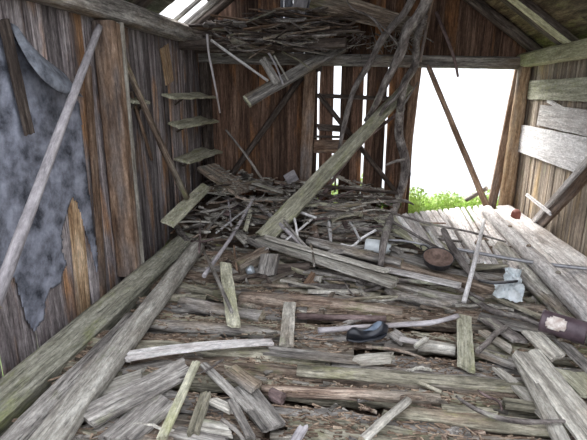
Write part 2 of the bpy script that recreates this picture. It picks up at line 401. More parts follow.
# ------------------------------------------------------------------ timbers of the frame
def beam(name, label, cat, p0, p1, w, t, mat, up=(0, 0, 1), **k):
    return board(name, label, cat, p0, p1, w, t, mat, up, jag=0.01, rough=0.004, edge=0.03, **k)
beam('top_plate', 'long weathered grey beam along the top of the left wall', 'beam', (XL+0.09, 1.6, 2.25), (XL+0.09, 6.1, 2.25), 0.16, 0.17, 'grey')
beam('top_plate', 'grey beam across the back wall above the doorway', 'beam', (-2.0, YB-0.07, 2.045), (2.0, YB-0.07, 1.955), 0.12, 0.135, 'grey', up=(0, 0, 1))
beam('top_plate', 'greenish pale beam along the top of the right wall', 'beam', (XR-0.08, 2.0, 1.99), (XR-0.08, 6.1, 1.99), 0.14, 0.15, 'yellow')
px_, = (0,)
a = onx(104, 32, XL+0.1); b = onx(129, 282, XL+0.1)
ym = (a.y+b.y)/2
beam('wall_post', 'square brown post with grey edge standing against the left wall', 'post', (XL+0.115, ym, 0.10), (XL+0.115, ym, 2.15), 0.12, 0.18, 'brown', up=(1, 0, 0))
beam('wall_batten', 'pale grey upright board nailed on the room side of the square brown post', 'board', (XL+0.19, ym+0.075, 0.10), (XL+0.19, ym+0.075, 2.15), 0.07, 0.035, 'pale', up=(1, 0, 0))
beam('corner_post', 'dark post in the far left corner', 'post', (XL+0.1, YB-0.1, 0.1), (XL+0.1, YB-0.1, 2.0), 0.12, 0.12, 'dark', up=(1, 0, 0))
beam('wall_post', 'brown upright post between solid planks and gapped planks', 'post', ony(305, 190, YB-0.09), ony(310.5, 66, YB-0.09), 0.14, 0.10, 'brown', up=(0, -1, 0))
beam('door_jamb', 'dark reddish upright jamb left of the bright doorway', 'post', ony(399, 216, YB-0.06), ony(417, 64, YB-0.06), 0.11, 0.10, 'brown', up=(0, -1, 0))
beam('door_jamb', 'narrow brown board leaning on right edge of the bright doorway', 'board', ony(491, 209, YB-0.02), ony(520, 66, YB-0.02), 0.10, 0.05, 'brown', up=(0, -1, 0))
log('door_post', 'round tan log post right of the doorway', 'post', ony(504, 215, YB-0.12), ony(525, 66, YB-0.12), 0.17, 'orange', taper=0.85, n=14, rough=0.04)
beam('corner_post', 'dark post in the far right corner behind the round log', 'post', (XR-0.05, YB-0.06, 0.0), (XR-0.05, YB-0.06, 1.95), 0.14, 0.10, 'brown', up=(0, -1, 0))
log('doorway_brace', 'grey-brown pole slanting across the bright doorway', 'pole', ony(489, 212, YB-0.2), ony(427, 63, YB-0.1), 0.075, 'brown', taper=0.8, rough=0.05)
log('doorway_stub', 'short greyish pole end leaning low in the doorway', 'pole', ony(466, 200, YB+0.25), ony(487, 188, YB+0.1), 0.06, 'grey', rough=0.05)
log('wall_brace', 'dark brace slanting down left on the back planks', 'brace', ony(227, 181, YB-0.06), ony(303, 75, YB-0.06), 0.075, 'dark', rough=0.05)
log('wall_brace', 'dark brace slanting down right across the gapped planks', 'brace', ony(318, 94, YB-0.06), ony(399, 196, YB-0.06), 0.06, 'dark', rough=0.05)
beam('wall_rail', 'dark horizontal rail high across the gapped planks', 'rail', ony(316, 95.5, YB-0.04), ony(396, 99, YB-0.04), 0.05, 0.04, 'dark', up=(0, -1, 0))
board('nailed_board', 'short dark horizontal board nailed over the widest gap', 'board', ony(315, 127, YB-0.05), ony(345, 129, YB-0.05), 0.085, 0.02, 'dark', up=(0, -1, 0))
board('nailed_board', 'brown horizontal board below the short dark nailed board', 'board', ony(313, 146, YB-0.05), ony(350, 147, YB-0.05), 0.17, 0.02, 'wallb' if 0 else 'brown', up=(0, -1, 0))
board('nailed_board', 'thin dark batten just above the brown horizontal board', 'board', ony(314, 136.5, YB-0.07), ony(342, 137, YB-0.07), 0.03, 0.02, 'dark', up=(0, -1, 0))
# rafters
def rafter(label, sgn, y, mat, w=0.10, t=0.12, s0=0.0, s1=2.2, name='rafter'):
    x0 = -2.15+s0 if sgn < 0 else 2.1-s0; p0 = Vector((x0, y, SLOPE(sgn, x0))); p1 = Vector((-0.23, y, SLOPE(sgn, -0.23)))
    return beam(name, label, 'rafter', p0, p1, w, t, mat, up=(0, -1, 0))
rafter('dark rafter on the left roof slope, farthest one at the gable', -1, 5.75, 'dark')
rafter('grey rafter on the left roof slope right of the bright hole', -1, 5.5, 'grey', w=0.07, t=0.07)
rafter('grey rafter crossing the bright hole in the left roof slope', -1, 5.15, 'grey', w=0.04, t=0.04)
rafter('dark rafter on the left roof slope left of the bright hole', -1, 4.25, 'dark')
rafter('dark rafter on the left roof slope nearest the viewer', -1, 3.4, 'dark')
rafter('dark rafter on the right roof slope at the gable', 1, 5.8, 'dark')
rafter('thick rafter with pale yellow edge on the right roof slope', 1, 4.95, 'dark', w=0.13, t=0.14)
board('rafter_lath', 'pale yellow lath along the lower edge of the right rafter', 'lath', (1.88, 4.86, SLOPE(1, 1.88)-0.05), (0.3, 4.86, SLOPE(1, 0.3)-0.05), 0.05, 0.03, 'yellow', up=(0, -1, 0))
rafter('dark rafter on the right roof slope nearest the viewer', 1, 3.6, 'dark')
beam('hanging_post', 'dark upright strut hanging down to the beam left of the gaps', 'post', ony(319, 72, 5.6), ony(317.5, -12, 5.6), 0.075, 0.06, 'dark', up=(0, -1, 0))
beam('tie_board', 'broad grey board slanting under the roof above the gapped planks', 'board', ony(311, -2, 5.45), ony(425, 30, 5.45), 0.26, 0.04, 'rot', up=(0, -1, 0), taper=(1, 0.6))
beam('loft_joist', 'dark joist pole under the tangle of loft sticks', 'beam', (XL+0.05, 5.25, 2.13), (-0.15, 5.25, 2.13), 0.10, 0.10, 'dark')
beam('loft_joist', 'dark short joist near the corner under the loft sticks', 'beam', (XL+0.05, 5.7, 2.12), (-0.15, 5.7, 2.12), 0.08, 0.08, 'dark')
# ------------------------------------------------------------------ left wall details
def poly_sheet(name, label, cat, outline, X0, mat, cell=0.014, wave=0.012, bend=None):
    pts = [onx(px, py, X0) for px, py in outline]; P = [(p.y, p.z) for p in pts]
    def ins(a, b):
        c = False; j = len(P)-1
        for i in range(len(P)):
            if (P[i][1] > b) != (P[j][1] > b) and a < (P[j][0]-P[i][0])*(b-P[i][1])/(P[j][1]-P[i][1])+P[i][0]: c = not c
            j = i
        return c
    y0, y1 = min(p[0] for p in P), max(p[0] for p in P); z0, z1 = min(p[1] for p in P), max(p[1] for p in P)
    ny, nz = int((y1-y0)/cell)+1, int((z1-z0)/cell)+1; vid = {}; V = []; Fs = []
    def vv(i, k):
        if (i, k) not in vid:
            y, z = y0+i*cell, z0+k*cell
            vid[(i, k)] = len(V); V.append((X0+wave*noise.noise(Vector((y*3, z*2, 1)))+0.4*wave*noise.noise(Vector((y*12, z*9, 1))), y, z))
        return vid[(i, k)]
    for i in range(ny):
        for k in range(nz):
            yy, zz = y0+(i+.5)*cell, z0+(k+.5)*cell
            j_ = 0.012*noise.noise(Vector((yy*25, zz*25, 0)))
            if ins(yy+j_, zz+j_): Fs.append((vv(i, k), vv(i+1, k), vv(i+1, k+1), vv(i, k+1)))
    o = obj(name, V, Fs, mat, smooth=True)
    m = o.modifiers.new('thick', 'SOLIDIFY'); m.thickness = 0.004; m.offset = -1
    return tag(o, label, cat)
poly_sheet('tar_paper', 'mottled blue-grey torn tar paper covering the near left wall', 'tar paper',
   [(-45, 20), (10, 28), (30, 60), (50, 84), (72, 95), (80, 104), (83, 140), (88, 180), (93, 215), (98, 255), (98, 272), (92, 250), (84, 222), (78, 203), (73, 196), (67, 212), (62, 232), (63, 252), (66, 264), (60, 284), (50, 290), (46, 300), (45, 317), (35, 331), (27, 318), (16, 280), (8, 268), (-10, 280), (-45, 300)], XL+0.035, 'tar')
def strip_sheet(name, label, cat, A, B, mat, n=10, bulge=Vector((0, 0, 0)), thick=0.004, parent=None):
    A = [Vector(a) for a in A]; B = [Vector(b) for b in B]
    Pa, _ = catmull(A, [0]*len(A), 5); Pb, _ = catmull(B, [0]*len(B), 5); V = []; Fs = []
    for i, (a, b) in enumerate(zip(Pa, Pb)):
        for k in range(n+1):
            u = k/n; V.append(a.lerp(b, u)+bulge*math.sin(u*math.pi)+Vector((0.004*noise.noise(Vector((i*.5, k*.8, 0))), 0, 0)))
    for i in range(len(Pa)-1):
        for k in range(n):
            c = i*(n+1)+k; Fs.append((c, c+1, c+n+2, c+n+1))
    o = obj(name, V, Fs, mat, smooth=True); m = o.modifiers.new('thick', 'SOLIDIFY'); m.thickness = thick
    if parent: adopt(o, parent)
    return tag(o, label, cat)
X1 = XL+0.05
strip_sheet('curled_flap', 'grey curled flap of tar paper hanging from the left wall', 'tar paper',
   [onx(9, 22, X1), onx(28, 42, X1), onx(47, 60, X1+.01), onx(66, 75, X1+.02), onx(77, 93, X1+.06)],
   [onx(9.5, 24, X1), onx(22, 50, X1+.07), onx(40, 76, X1+.14), onx(60, 92, X1+.15), onx(75, 95, X1+.09)], 'tarcurl', bulge=Vector((0.05, 0, -0.02)))
board('nailed_lath', 'narrow dark lath nailed over the tar paper on the left wall', 'lath', onx(3, 18, X1+.02), onx(30, 136, X1+.02), 0.075, 0.02, 'dark', up=(1, 0, 0))
board('split_wall_plank', 'long split plank with orange-brown streak exposed below torn tar paper', 'plank', onx(73, 185, XL+0.02), onx(86, 330, XL+0.02), 0.17, 0.012, 'orange', up=(1, 0, 0), jag=0.06)
board('wall_batten', 'narrow brown upright batten left of the square post', 'board', onx(87, 60, XL+0.03), onx(104, 300, XL+0.03), 0.07, 0.03, 'brown', up=(1, 0, 0))
board('wall_batten', 'short orange plank high under the left beam', 'board', onx(164, 45, XL+0.02), onx(170, 84, XL+0.02), 0.22, 0.02, 'orange', up=(1, 0, 0))
log('leaning_pole', 'smooth pale grey pole leaning against the near left wall', 'pole', onx(-6, 306, XL+0.42), onx(99, 27, XL+0.10), 0.062, 'pole', taper=0.82, rough=0.03, n=14)
log('wall_pole', 'grey-brown pole leaning on left wall before the little shelves', 'pole', onx(187, 198, XL+0.28), onx(121, 52, XL+0.08), 0.07, 'rot', taper=0.75, rough=0.06, bend=0.02)
log('wall_pole', 'thin brown stick behind the leaning pole below the tiny shelf', 'stick', onx(152, 160, XL+0.06), onx(131, 92, XL+0.04), 0.03, 'brown', rough=0.06)
def shelf(label, x0, y0, x1, y1, depth, mat='lichen', n=6):
    a = onx(x0, y0, XL+0.02); b = onx(x1, y1, XL+0.02); z = (a.z+b.z)/2
    a.z = b.z = z; a.x = b.x = XL+0.01+depth/2
    o = board('wall_shelf', label, 'shelf', a, b, depth, 0.028, mat, jag=0.05, edge=0.12, up=(0.32, -0.15, 1), taper=(0.7, 1.1))
    for f in (0.2, 0.8):
        p = a.lerp(b, f); q = p+Vector((-depth*0.35, 0, -0.09)); q2 = p+Vector((depth*0.25, 0, -0.012))
        adopt(board('bracket', None, None, q, q2, 0.025, 0.02, 'dark', jag=0.005), o)
shelf('long pale ragged shelf on the left wall, topmost of the three', 158, 95, 214, 96, 0.20)
shelf('pale ragged shelf on the left wall, middle of the three', 163, 121, 207, 122, 0.22)
shelf('pale ragged shelf on the left wall, lowest of the three', 170, 153, 210, 154, 0.24)
shelf('tiny pale wooden shelf stub right of the square brown post', 124, 101, 139, 101, 0.12)
limb('hanging_stick', 'thin pale stick hanging upright from the beam before the shelves', 'stick', [ony(207, 34, 4.95), ony(209, 55, 4.98), ony(214, 80, 5.02), ony(220, 113, 5.05)], [0.012, 0.012, 0.011, 0.009], 'pole')
limb('slanting_stick', 'thin white stick slanting from the roof corner to the protruding plank', 'stick', [ony(211, 40, 4.95), ony(240, 61, 4.93), ony(268, 81, 4.95)], [0.013, 0.014, 0.013], 'white')
limb('thin_stick', 'long thin grey stick leaning against the dark back planks', 'stick', [ony(226, 130, 5.9), ony(245, 154, 5.7), ony(265, 184, 5.5)], [0.013, 0.014, 0.016], 'grey')
limb('thin_twig', 'thin curved twig low against the shelf corner', 'twig', [ony(198, 160, 5.85), ony(200, 168, 5.85), ony(198, 178, 5.8)], [0.006, 0.006, 0.005], 'pale', n=5)
# ------------------------------------------------------------------ sill logs on the left
a = on(-40, 425, 0.10); b = on(192, 228, 0.10)
P1 = onz(189, 240, 0.15); P0 = onz(0, 408, 0.09); P0 = P0+(P0-P1)*0.45
beam('sill_beam', 'big square beam with green algae at the foot of the left wall', 'beam', P0, P1, 0.20, 0.15, 'sill', up=(0.25, 0, 1))
log('side_log', 'long straight round grey log lying beside the left sill beam', 'log', onz(24, 474, 0.17), onz(198, 246, 0.19), 0.15, 'pale', n=16, rough=0.05, taper=0.95)
log('side_log', 'darker grey log lying between the sill beam and the round log', 'log', onz(-8, 470, 0.085), onz(132, 322, 0.085), 0.15, 'grey', rough=0.07)
board('white_splinter', 'thin white splinter lying on the algae green beam', 'splinter', onz(16, 371, 0.145), onz(46, 352, 0.145), 0.012, 0.006, 'bone', jag=0.05)
board('leaning_plank', 'pale green plank end leaning in the far left corner', 'plank', onx(167, 224, XL+0.30), ony(207, 186, 5.3), 0.13, 0.035, 'lichen', up=(0.6, -0.3, 1))
board('short_upright_board', 'dark grey short board standing below the leaning plank end', 'board', onz(198, 232, 0.20), ony(197, 200, 5.15), 0.12, 0.03, 'dark', up=(0, -1, 0))
# ------------------------------------------------------------------ rotten floor logs lying crosswise
def flog(label, x0, y0, x1, y1, wpx, mat, dz=0.0, bend=0.015, taper=1, flat=0.8, name='floor_log', cat='log', rough=0.16, group=None):
    a = on(x0, y0, 0.02); b = on(x1, y1, 0.02); d = px2m(wpx, (a+b)/2)
    a = on(x0, y0, dz+d*0.35); b = on(x1, y1, dz+d*0.35)
    return log(name, label, cat, a, b, d, mat, end='end', bend=bend, taper=taper, flat=flat, rough=rough, group=group, n=22)
r = R(77); y = 1.45; k = 0
while y < 4.3:
    segs = [(-1.55, 1.85)] if r.random() < 0.35 else [(-1.55, r.uniform(-0.5, 0.6)), (None, 1.85)]
    xs = segs[0][1]
    for s in segs:
        x0 = s[0] if s[0] is not None else xs+r.uniform(0.02, 0.2); x1 = s[1]
        d = r.uniform(0.10, 0.15); dy = r.uniform(-0.05, 0.05)
        p0 = Vector((x0+r.uniform(-.15, .05), y+dy, H(x0, y)+0.012)); p1 = Vector((x1, y+r.uniform(-0.07, 0.07)-0.03, H(x1, y)+0.012))
        log('floor_log', 'rotten brown log half sunk in the chips of the collapsed floor', 'log', p0, p1, d, r.choice(['rot', 'mossy', 'fibre', 'grey', 'mossy']), end='rot', bend=0.02, rough=0.24, flat=0.75, n=20, group='sunken rotten floor logs')
    y += r.uniform(0.13, 0.19)
flog('wide rotten brown log behind the small upright board', 240, 299, 402, 314, 17, 'fibre')
flog('stubby log with a visible cut end below the pale-footed slanting board', 181, 303, 262, 318, 15, 'grey', 0.02)
flog('dark grey log running left behind the long white stick', 146, 325, 290, 338, 14, 'grey')
flog('thin green-grey log just behind the long white stick', 136, 341, 232, 345, 8, 'mossy')
flog('dark wet log emerging from under the round side log', 172, 288, 240, 300, 13, 'mossy')
flog('reddish purple knobbly root behind the black boot', 297, 316, 386, 319, 6, 'red', 0.06, name='knobbly_root', cat='root', flat=1)
flog('long mossy grey log across the middle of the foreground', 297, 371, 524, 389, 15, 'mossy', 0.04)
flog('rotten fibrous log continuing left of the long mossy log', 185, 362, 300, 372, 13, 'fibre', 0.0)
flog('pale decayed log with dark hollow below the long mossy log', 262, 390, 440, 400, 13, 'fibre', 0.02)
flog('thick mossy log at lower right under the curved twig', 395, 413, 566, 431, 17, 'mossy', 0.03)
flog('crumbling orange-brown log at the bottom centre', 225, 412, 400, 424, 14, 'fibre', 0.0)
flog('grey log along the bottom right edge of the photo', 425, 437, 560, 446, 12, 'grey', 0.01)
flog('short pale chunk with rounded end right of the black boot', 417, 346, 455, 350, 14, 'pale', 0.02, name='wood_chunk')
flog('grey stub left of the short pale chunk', 384, 346, 416, 348, 10, 'grey', 0.01, name='wood_chunk')
flog('thick brown-grey log below the row of slabs and the pan', 386, 262, 494, 291, 14, 'rot', 0.05)
flog('dark log below the thick brown-grey log', 388, 284, 470, 303, 11, 'grey', 0.03)
flog('grey log in front of the curved branch at right middle', 385, 312, 470, 322, 12, 'rot', 0.0)
flog('long grey log behind the pale split beam', 308, 241, 402, 264, 10, 'grey', 0.10)
flog('mossy log end lying between pan and crumpled plastic', 452, 262, 500, 264, 7, 'mossy', 0.06)
flog('dark mossy log left of centre behind the small upright board', 250, 281, 330, 290, 10, 'rot', 0.0)
flog('narrow pale log below the crumbling orange-brown log', 270, 436, 400, 443, 10, 'pale', 0.0)
flog('brown log running right from the small upright board', 298, 342, 372, 347, 7, 'fibre', 0.01)
# ------------------------------------------------------------------ planks and sticks lying about, each by itself
def fb(label, x0, y0, x1, y1, wpx, mat='grey', dz=0.06, t=0.022, name='loose_plank', cat='plank', dz2=None, tilt=(0, 0), **k):
    a = on(x0, y0, dz); b = on(x1, y1, dz if dz2 is None else dz2)
    m = (a+b)/2; d = (ray((x0+x1)/2, (y0+y1)/2)).normalized()
    ax = (b-a).normalized(); up = Vector((tilt[0], tilt[1], 1)).normalized()
    side = up.cross(ax).normalized()
    # true width so that the plank shows the width it has in the photo
    w_ = px2m(wpx, m)
    s = max(0.45, side.cross(d).length / max(1e-3, ax.cross(d).length) if False else 1)
    pa = Vector((x1-x0, y1-y0)).normalized()
    e = side*0.01
    def pj(p):
        q = C2W.transposed() @ (p-EYE); return Vector((293.5+F*q.x/-q.z, 220-F*q.y/-q.z))
    dv = pj(m+e)-pj(m-e); perp = abs(dv.x*pa.y-dv.y*pa.x)/0.02
    w2 = min(wpx/max(perp, 1e-3), w_*2.4)
    k.setdefault('jag', 0.05)
    return board(name, label, cat, a, b, w2, t, mat, up=up, **k)
fb('small pale upright-looking board in the centre of the floor', 290, 303, 286, 346, 13, 'pale', 0.10, jag=0.01, name='small_board', cat='board')
fb('long bleached white stick above the centre of the foreground', 118, 358, 276, 342, 7, 'bone', 0.12, taper=(1.2, 0.7), bow=0.02, name='long_stick', cat='stick', jag=0.08)
fb('slanting board with pale foot left of centre', 225, 262, 234, 328, 13, 'lichen', 0.14, taper=(1, 0.85))
fb('broken grey wedge plank below the small centre board', 262, 350, 366, 361, 10, 'grey', 0.10, jag=0.12, taper=(0.8, 0.6))
fb('pale splintered plank piece below the black boot', 352, 361, 398, 357, 9, 'pale', 0.11, jag=0.1)
fb('small grey board lying on top of the wider board at lower left centre', 229, 368, 258, 389, 13, 'grey', 0.13, jag=0.02)
fb('wide flat grey board at the bottom left of centre', 241, 386, 275, 429, 23, 'grey', 0.09, jag=0.02)
fb('thin grey stick slanting down behind the wide flat board', 202, 363, 252, 412, 7, 'grey', 0.10, name='loose_stick', cat='stick')
fb('grey stick crossing over at the bottom below the thin slanting stick', 230, 398, 252, 440, 8, 'grey', 0.11, name='loose_stick', cat='stick')
fb('long thin greenish stick running to the bottom edge at left', 197, 361, 160, 442, 8, 'lichen', 0.14, name='loose_stick', cat='stick')
fb('mossy stick right of the long thin greenish stick', 207, 392, 192, 436, 11, 'mossy', 0.08, name='loose_stick', cat='stick')
fb('plank slanting up right at lower left, its edge pale', 72, 426, 190, 366, 22, 'grey', 0.11, tilt=(0.2, -0.2))
fb('broad dark grey plank at the bottom left corner', 110, 445, 168, 396, 26, 'grey', 0.08)
fb('flat grey plank half hidden beside the broad dark one', 75, 448, 130, 410, 24, 'grey', 0.05)
fb('brown flat plank right of the broad dark grey plank', 142, 440, 182, 400, 14, 'rot', 0.05)
fb('broken whitish plank end under the round side log', 80, 397, 152, 373, 13, 'pale', 0.07, jag=0.08)
fb('pale broken plank under the long bleached stick', 120, 372, 205, 356, 8, 'grey', 0.05)
fb('short pale split piece among the foreground chips', 207, 398, 236, 412, 8, 'pale', 0.07, jag=0.06)
fb('splintered grey plank lying flat at the bottom left centre', 192, 424, 238, 432, 12, 'pale', 0.07, jag=0.1)
fb('flat plank along the bottom edge beneath the mossy stick', 166, 430, 232, 444, 12, 'grey', 0.06)
fb('blue-white splinter at the bottom centre edge', 305, 425, 292, 446, 9, 'pole', 0.10, jag=0.03, name='splinter', cat='splinter')
fb('pale green board pointing at the viewer right of centre', 464, 315, 466, 372, 16, 'lichen', 0.10, jag=0.04)
fb('long pale plank at lower right corner, widest of the leaning pair', 524, 350, 600, 444, 26, 'pale', 0.16, dz2=0.10)
fb('long narrow plank alongside the wide pale one at lower right', 516, 352, 566, 448, 13, 'pale', 0.13)
fb('pointed grey plank left of the leaning pair at lower right', 495, 367, 557, 422, 12, 'pale', 0.09, taper=(0.5, 1.2))
fb('short pale plank with ragged foot right of the purple can', 529, 330, 562, 362, 14, 'pale', 0.14)
fb('bright green algae covered board at the right edge', 563, 366, 600, 400, 18, 'lichen', 0.13)
fb('narrow grey plank running off the right edge below the purple can', 559, 340, 600, 378, 9, 'grey', 0.14)
fb('flat mossy strip lying along the long floor log at right', 440, 408, 500, 413, 6, 'mossy', 0.10)
fb('short grey strip right of the flat mossy strip', 499, 402, 548, 409, 9, 'mossy', 0.09)
fb('grey lath tucked under the curved grey branch', 478, 316, 560, 336, 8, 'grey', 0.08)
fb('brownish curled bark plank right of the pale green board', 486, 318, 525, 344, 9, 'bark', 0.10)
fb('pale splinter under the bark plank at right', 480, 330, 515, 352, 6, 'pale', 0.09)
fb('brown flat splinter beyond the pale green board', 475, 350, 520, 366, 9, 'grey', 0.06)
fb('thin pale splinter right of the black boot', 396, 338, 421, 343, 3, 'bone', 0.10, name='splinter', cat='splinter')
fb('small pale stick tip above the rounded pale chunk', 414, 348, 428, 338, 4, 'pale', 0.12, name='splinter', cat='splinter')
fb('flat grey plank right behind the black boot', 388, 330, 408, 344, 9, 'grey', 0.07)
fb('long pale split beam lying across the edge of the heap', 258, 239, 398, 284, 8, 'pale', 0.17, dz2=0.20, t=0.04, jag=0.08)
fb('thin pale lath lying along the split beam', 262, 236, 390, 272, 4, 'pale', 0.21, dz2=0.24, t=0.02)
fb('broad pale yellow-green plank lying left of the slab row', 381, 215, 452, 258, 15, 'lichen', 0.13, dz2=0.14, jag=0.02)
fb('grey plank just in front of the pale yellow-green plank', 386, 252, 445, 268, 7, 'grey', 0.10)
fb('flat green-grey plank before the slab row, right of the pan', 456, 268, 512, 262, 8, 'mossy', 0.12)
fb('narrow grey plank crossing below the pan', 380, 268, 462, 286, 5, 'bone', 0.16)
fb('dark broad plank end sticking up in the left corner of the heap', 206, 166, 244, 192, 14, 'rot', 0.35, dz2=0.12, t=0.05, jag=0.02)
fb('reddish flat board on the left part of the heap', 222, 182, 282, 192, 6, 'rot', 0.15)
fb('pale splinter on the reddish flat board', 252, 183, 284, 193, 2.2, 'pale', 0.19, name='splinter', cat='splinter')
fb('flat greenish plank piece beside the broken pale branch stub', 236, 232, 250, 244, 8, 'pale', 0.12)
fb('flat pale plank top at left middle of the heap', 302, 205, 330, 204, 4, 'lichen', 0.16)
fb('flat green plank lying toward the back wall', 325, 208, 362, 203, 5, 'mossy', 0.16)
fb('curved greenish plank on the heap right of the mossy long plank', 330, 221, 366, 214, 4, 'mossy', 0.18, bow=0.03)
fb('grey wedge plank tip left of the white jar', 310, 219, 345, 212, 6, 'grey', 0.13)
fb('thin green splinter standing in the middle of the heap', 245, 232, 251, 210, 4, 'lichen', 0.2)
# ---- named sticks of the heap
def st(label, pts, rpx, mat='grey', dz=0.08, name='loose_stick', cat='stick', dzs=None, **k):
    P = [on(x, y, dz if dzs is None else dzs[i]) for i, (x, y) in enumerate(pts)]
    rr = rpx if isinstance(rpx, (list, tuple)) else [rpx]*len(P)
    k.setdefault('sub', 4)
    return limb(name, label, cat, P, [px2m(q, p)/2 for q, p in zip(rr, P)], mat, **k)
st('long pale grey stick leaning down over the left of the heap', [(254, 197), (233, 234), (204, 276)], [3, 4, 4.5], 'pole', dzs=[0.22, 0.22, 0.16])
st('thin pale stick crossing behind the long leaning stick', [(216, 233), (230, 222), (249, 207)], 2, 'white', 0.18)
st('brown-grey stick below the long leaning stick at left', [(204, 252), (216, 276), (232, 312)], [3, 4, 4], 'grey', 0.2)
st('straight grey stick slanting right over the heap centre', [(260, 206), (280, 224), (304, 247)], [4, 4, 5], 'pole', 0.2)
st('second grey stick alongside the straight slanting one', [(276, 210), (290, 228), (306, 248)], [2.5, 3, 4], 'grey', 0.22)
st('white stick standing nearly upright in the heap centre', [(293, 212), (296, 226), (298, 239)], 2.6, 'white', 0.22)
st('white stick lying flat from the upright white stick', [(294, 210), (303, 213), (316, 218)], 2.8, 'white', 0.2)
st('pale twig running up from the foot of the upright white stick', [(286, 240), (299, 230), (312, 219)], 2.2, 'white', 0.2)
st('white stick standing upright right of the heap centre', [(329, 221), (330, 232), (331, 245)], [3.5, 3.5, 2.5], 'white', 0.16)
st('short white stick leaning right of the upright white one', [(350, 222), (355, 230), (360, 240)], 2.5, 'white', 0.18)
st('white forked stick reaching to the white jar', [(341, 244), (352, 246), (362, 238), (376, 230)], 2.6, 'white', 0.15)
st('dark thin stick standing in the left of the heap', [(228, 199), (230, 212), (231, 226)], 1.8, 'pole', 0.2)
st('grey stick slanting low left of the thin dark stick', [(205, 232), (214, 221), (226, 209)], 2.2, 'grey', 0.18)
st('broken pale branch stub with white end above the rotten block', [(249, 240), (258, 245), (267, 250)], 6, 'grey', 0.2, end='bone')
st('pale stick from corner plank running right along heap', [(200, 212), (215, 210), (238, 203)], 2.2, 'grey', 0.16)
st('thin upright brown stick at the far left of the heap', [(200, 228), (200, 240), (199, 252)], 2.2, 'red', 0.2)
st('reddish short stick lying at the far left of the heap', [(191, 241), (201, 242), (213, 239)], 2.5, 'red', 0.2)
st('thin brown stick standing before the rotten block', [(234, 246), (235, 256), (237, 270)], 2.2, 'brown', 0.16)
st('short brown twig under the pale split beam', [(311, 244), (313, 254), (314, 266)], 2.2, 'grey', 0.25)
st('long dark pole lying low along the back wall', [(300, 186), (345, 188), (398, 193)], [3, 3, 3], 'dark', 0.22)
st('second dark pole right below the long dark pole', [(312, 195), (350, 197), (396, 199)], [2.5, 3, 2.5], 'dark', 0.15)
st('short grey log lying by the foot of the door jamb', [(368, 198), (382, 199), (400, 201)], [5, 6, 5], 'pale', 0.10)
st('long brown stick lying on the heap toward the door jamb', [(318, 207), (350, 211), (378, 216)], [3, 3.5, 3], 'rot', 0.17)
st('thin dark rod running over the slab row toward the right', [(389, 212), (430, 224), (470, 232), (506, 242)], [2, 2.2, 2.2, 2], 'bark', 0.16)
st('grey stick lying along the pale yellow-green plank', [(388, 219), (410, 232), (438, 248)], [2.5, 3, 3], 'bark', 0.19)
st('gnarled dark branch leaning right of the pan', [(443, 229), (452, 247), (464, 265), (478, 279), (493, 293)], [5, 8, 8, 9, 9], 'bark', dzs=[0.28, 0.22, 0.18, 0.12, 0.08], n=9)
st('thin grey shaft running left from the gnarled branch to the jar', [(387, 240), (405, 241), (430, 246)], [2.5, 2.5, 2], 'pipe', 0.2, rough=0.03)
st('long grey metal pipe crossing the lumber stack to the right edge', [(452, 248), (500, 257), (545, 264), (600, 270)], [3.4, 3.8, 4, 4.4], 'pipe', dzs=[0.2, 0.22, 0.26, 0.33], name='metal_pipe', cat='pipe', rough=0.02)
st('straight white stick standing up before the slab row', [(484, 220), (475, 260), (464, 302)], [3.5, 4.5, 5], 'white', dzs=[0.22, 0.30, 0.14], rough=0.04)
st('long curved grey branch sagging across right middle ground', [(384, 278), (420, 282), (452, 286), (484, 300)], [3, 4, 4, 3.5], 'bark', 0.14)
st('thick pale curved branch ending by the white stick', [(386, 290), (410, 299), (440, 304), (468, 301)], [9, 11, 10, 6], 'grey', 0.08)
st('curved grey stick sagging behind the black boot', [(318, 330), (350, 328), (395, 325), (430, 323), (458, 316)], [6, 6, 5, 6, 5], 'pole', 0.12)
st('long grey gnarled branch running to the purple can', [(468, 296), (494, 311), (515, 316), (540, 325), (578, 343)], [4, 6, 5, 5, 3.5], 'bark', 0.14)
st('short curved dark stick right of the pale green board', [(478, 351), (487, 343), (495, 334), (506, 327)], [7, 7, 6, 5], 'bark', 0.13)
st('thin curved twig lying over the thick mossy log at lower right', [(456, 396), (474, 408), (500, 418), (530, 422), (565, 421)], [2, 4.5, 5, 5, 3], 'bark', 0.16)
st('small forked twig above the curved twig at lower right', [(478, 390), (486, 396), (498, 401), (502, 410)], [2, 3, 3, 2], 'red', 0.13)
st('straight greyish stick at the bottom right of centre', [(362, 441), (385, 420), (408, 400)], [10, 9, 8], 'pale', 0.12, end='end')
st('short stick end at the lower left edge of centre', [(222, 420), (238, 432), (246, 446)], [5, 5, 5], 'grey', 0.08)
st('thin twig curling under the pale split beam', [(333, 272), (343, 279), (349, 290), (354, 296)], 1.6, 'bark', 0.1)
st('slender twig across the rotten fibrous log', [(180, 378), (205, 371), (222, 360)], 1.8, 'bark', 0.12)
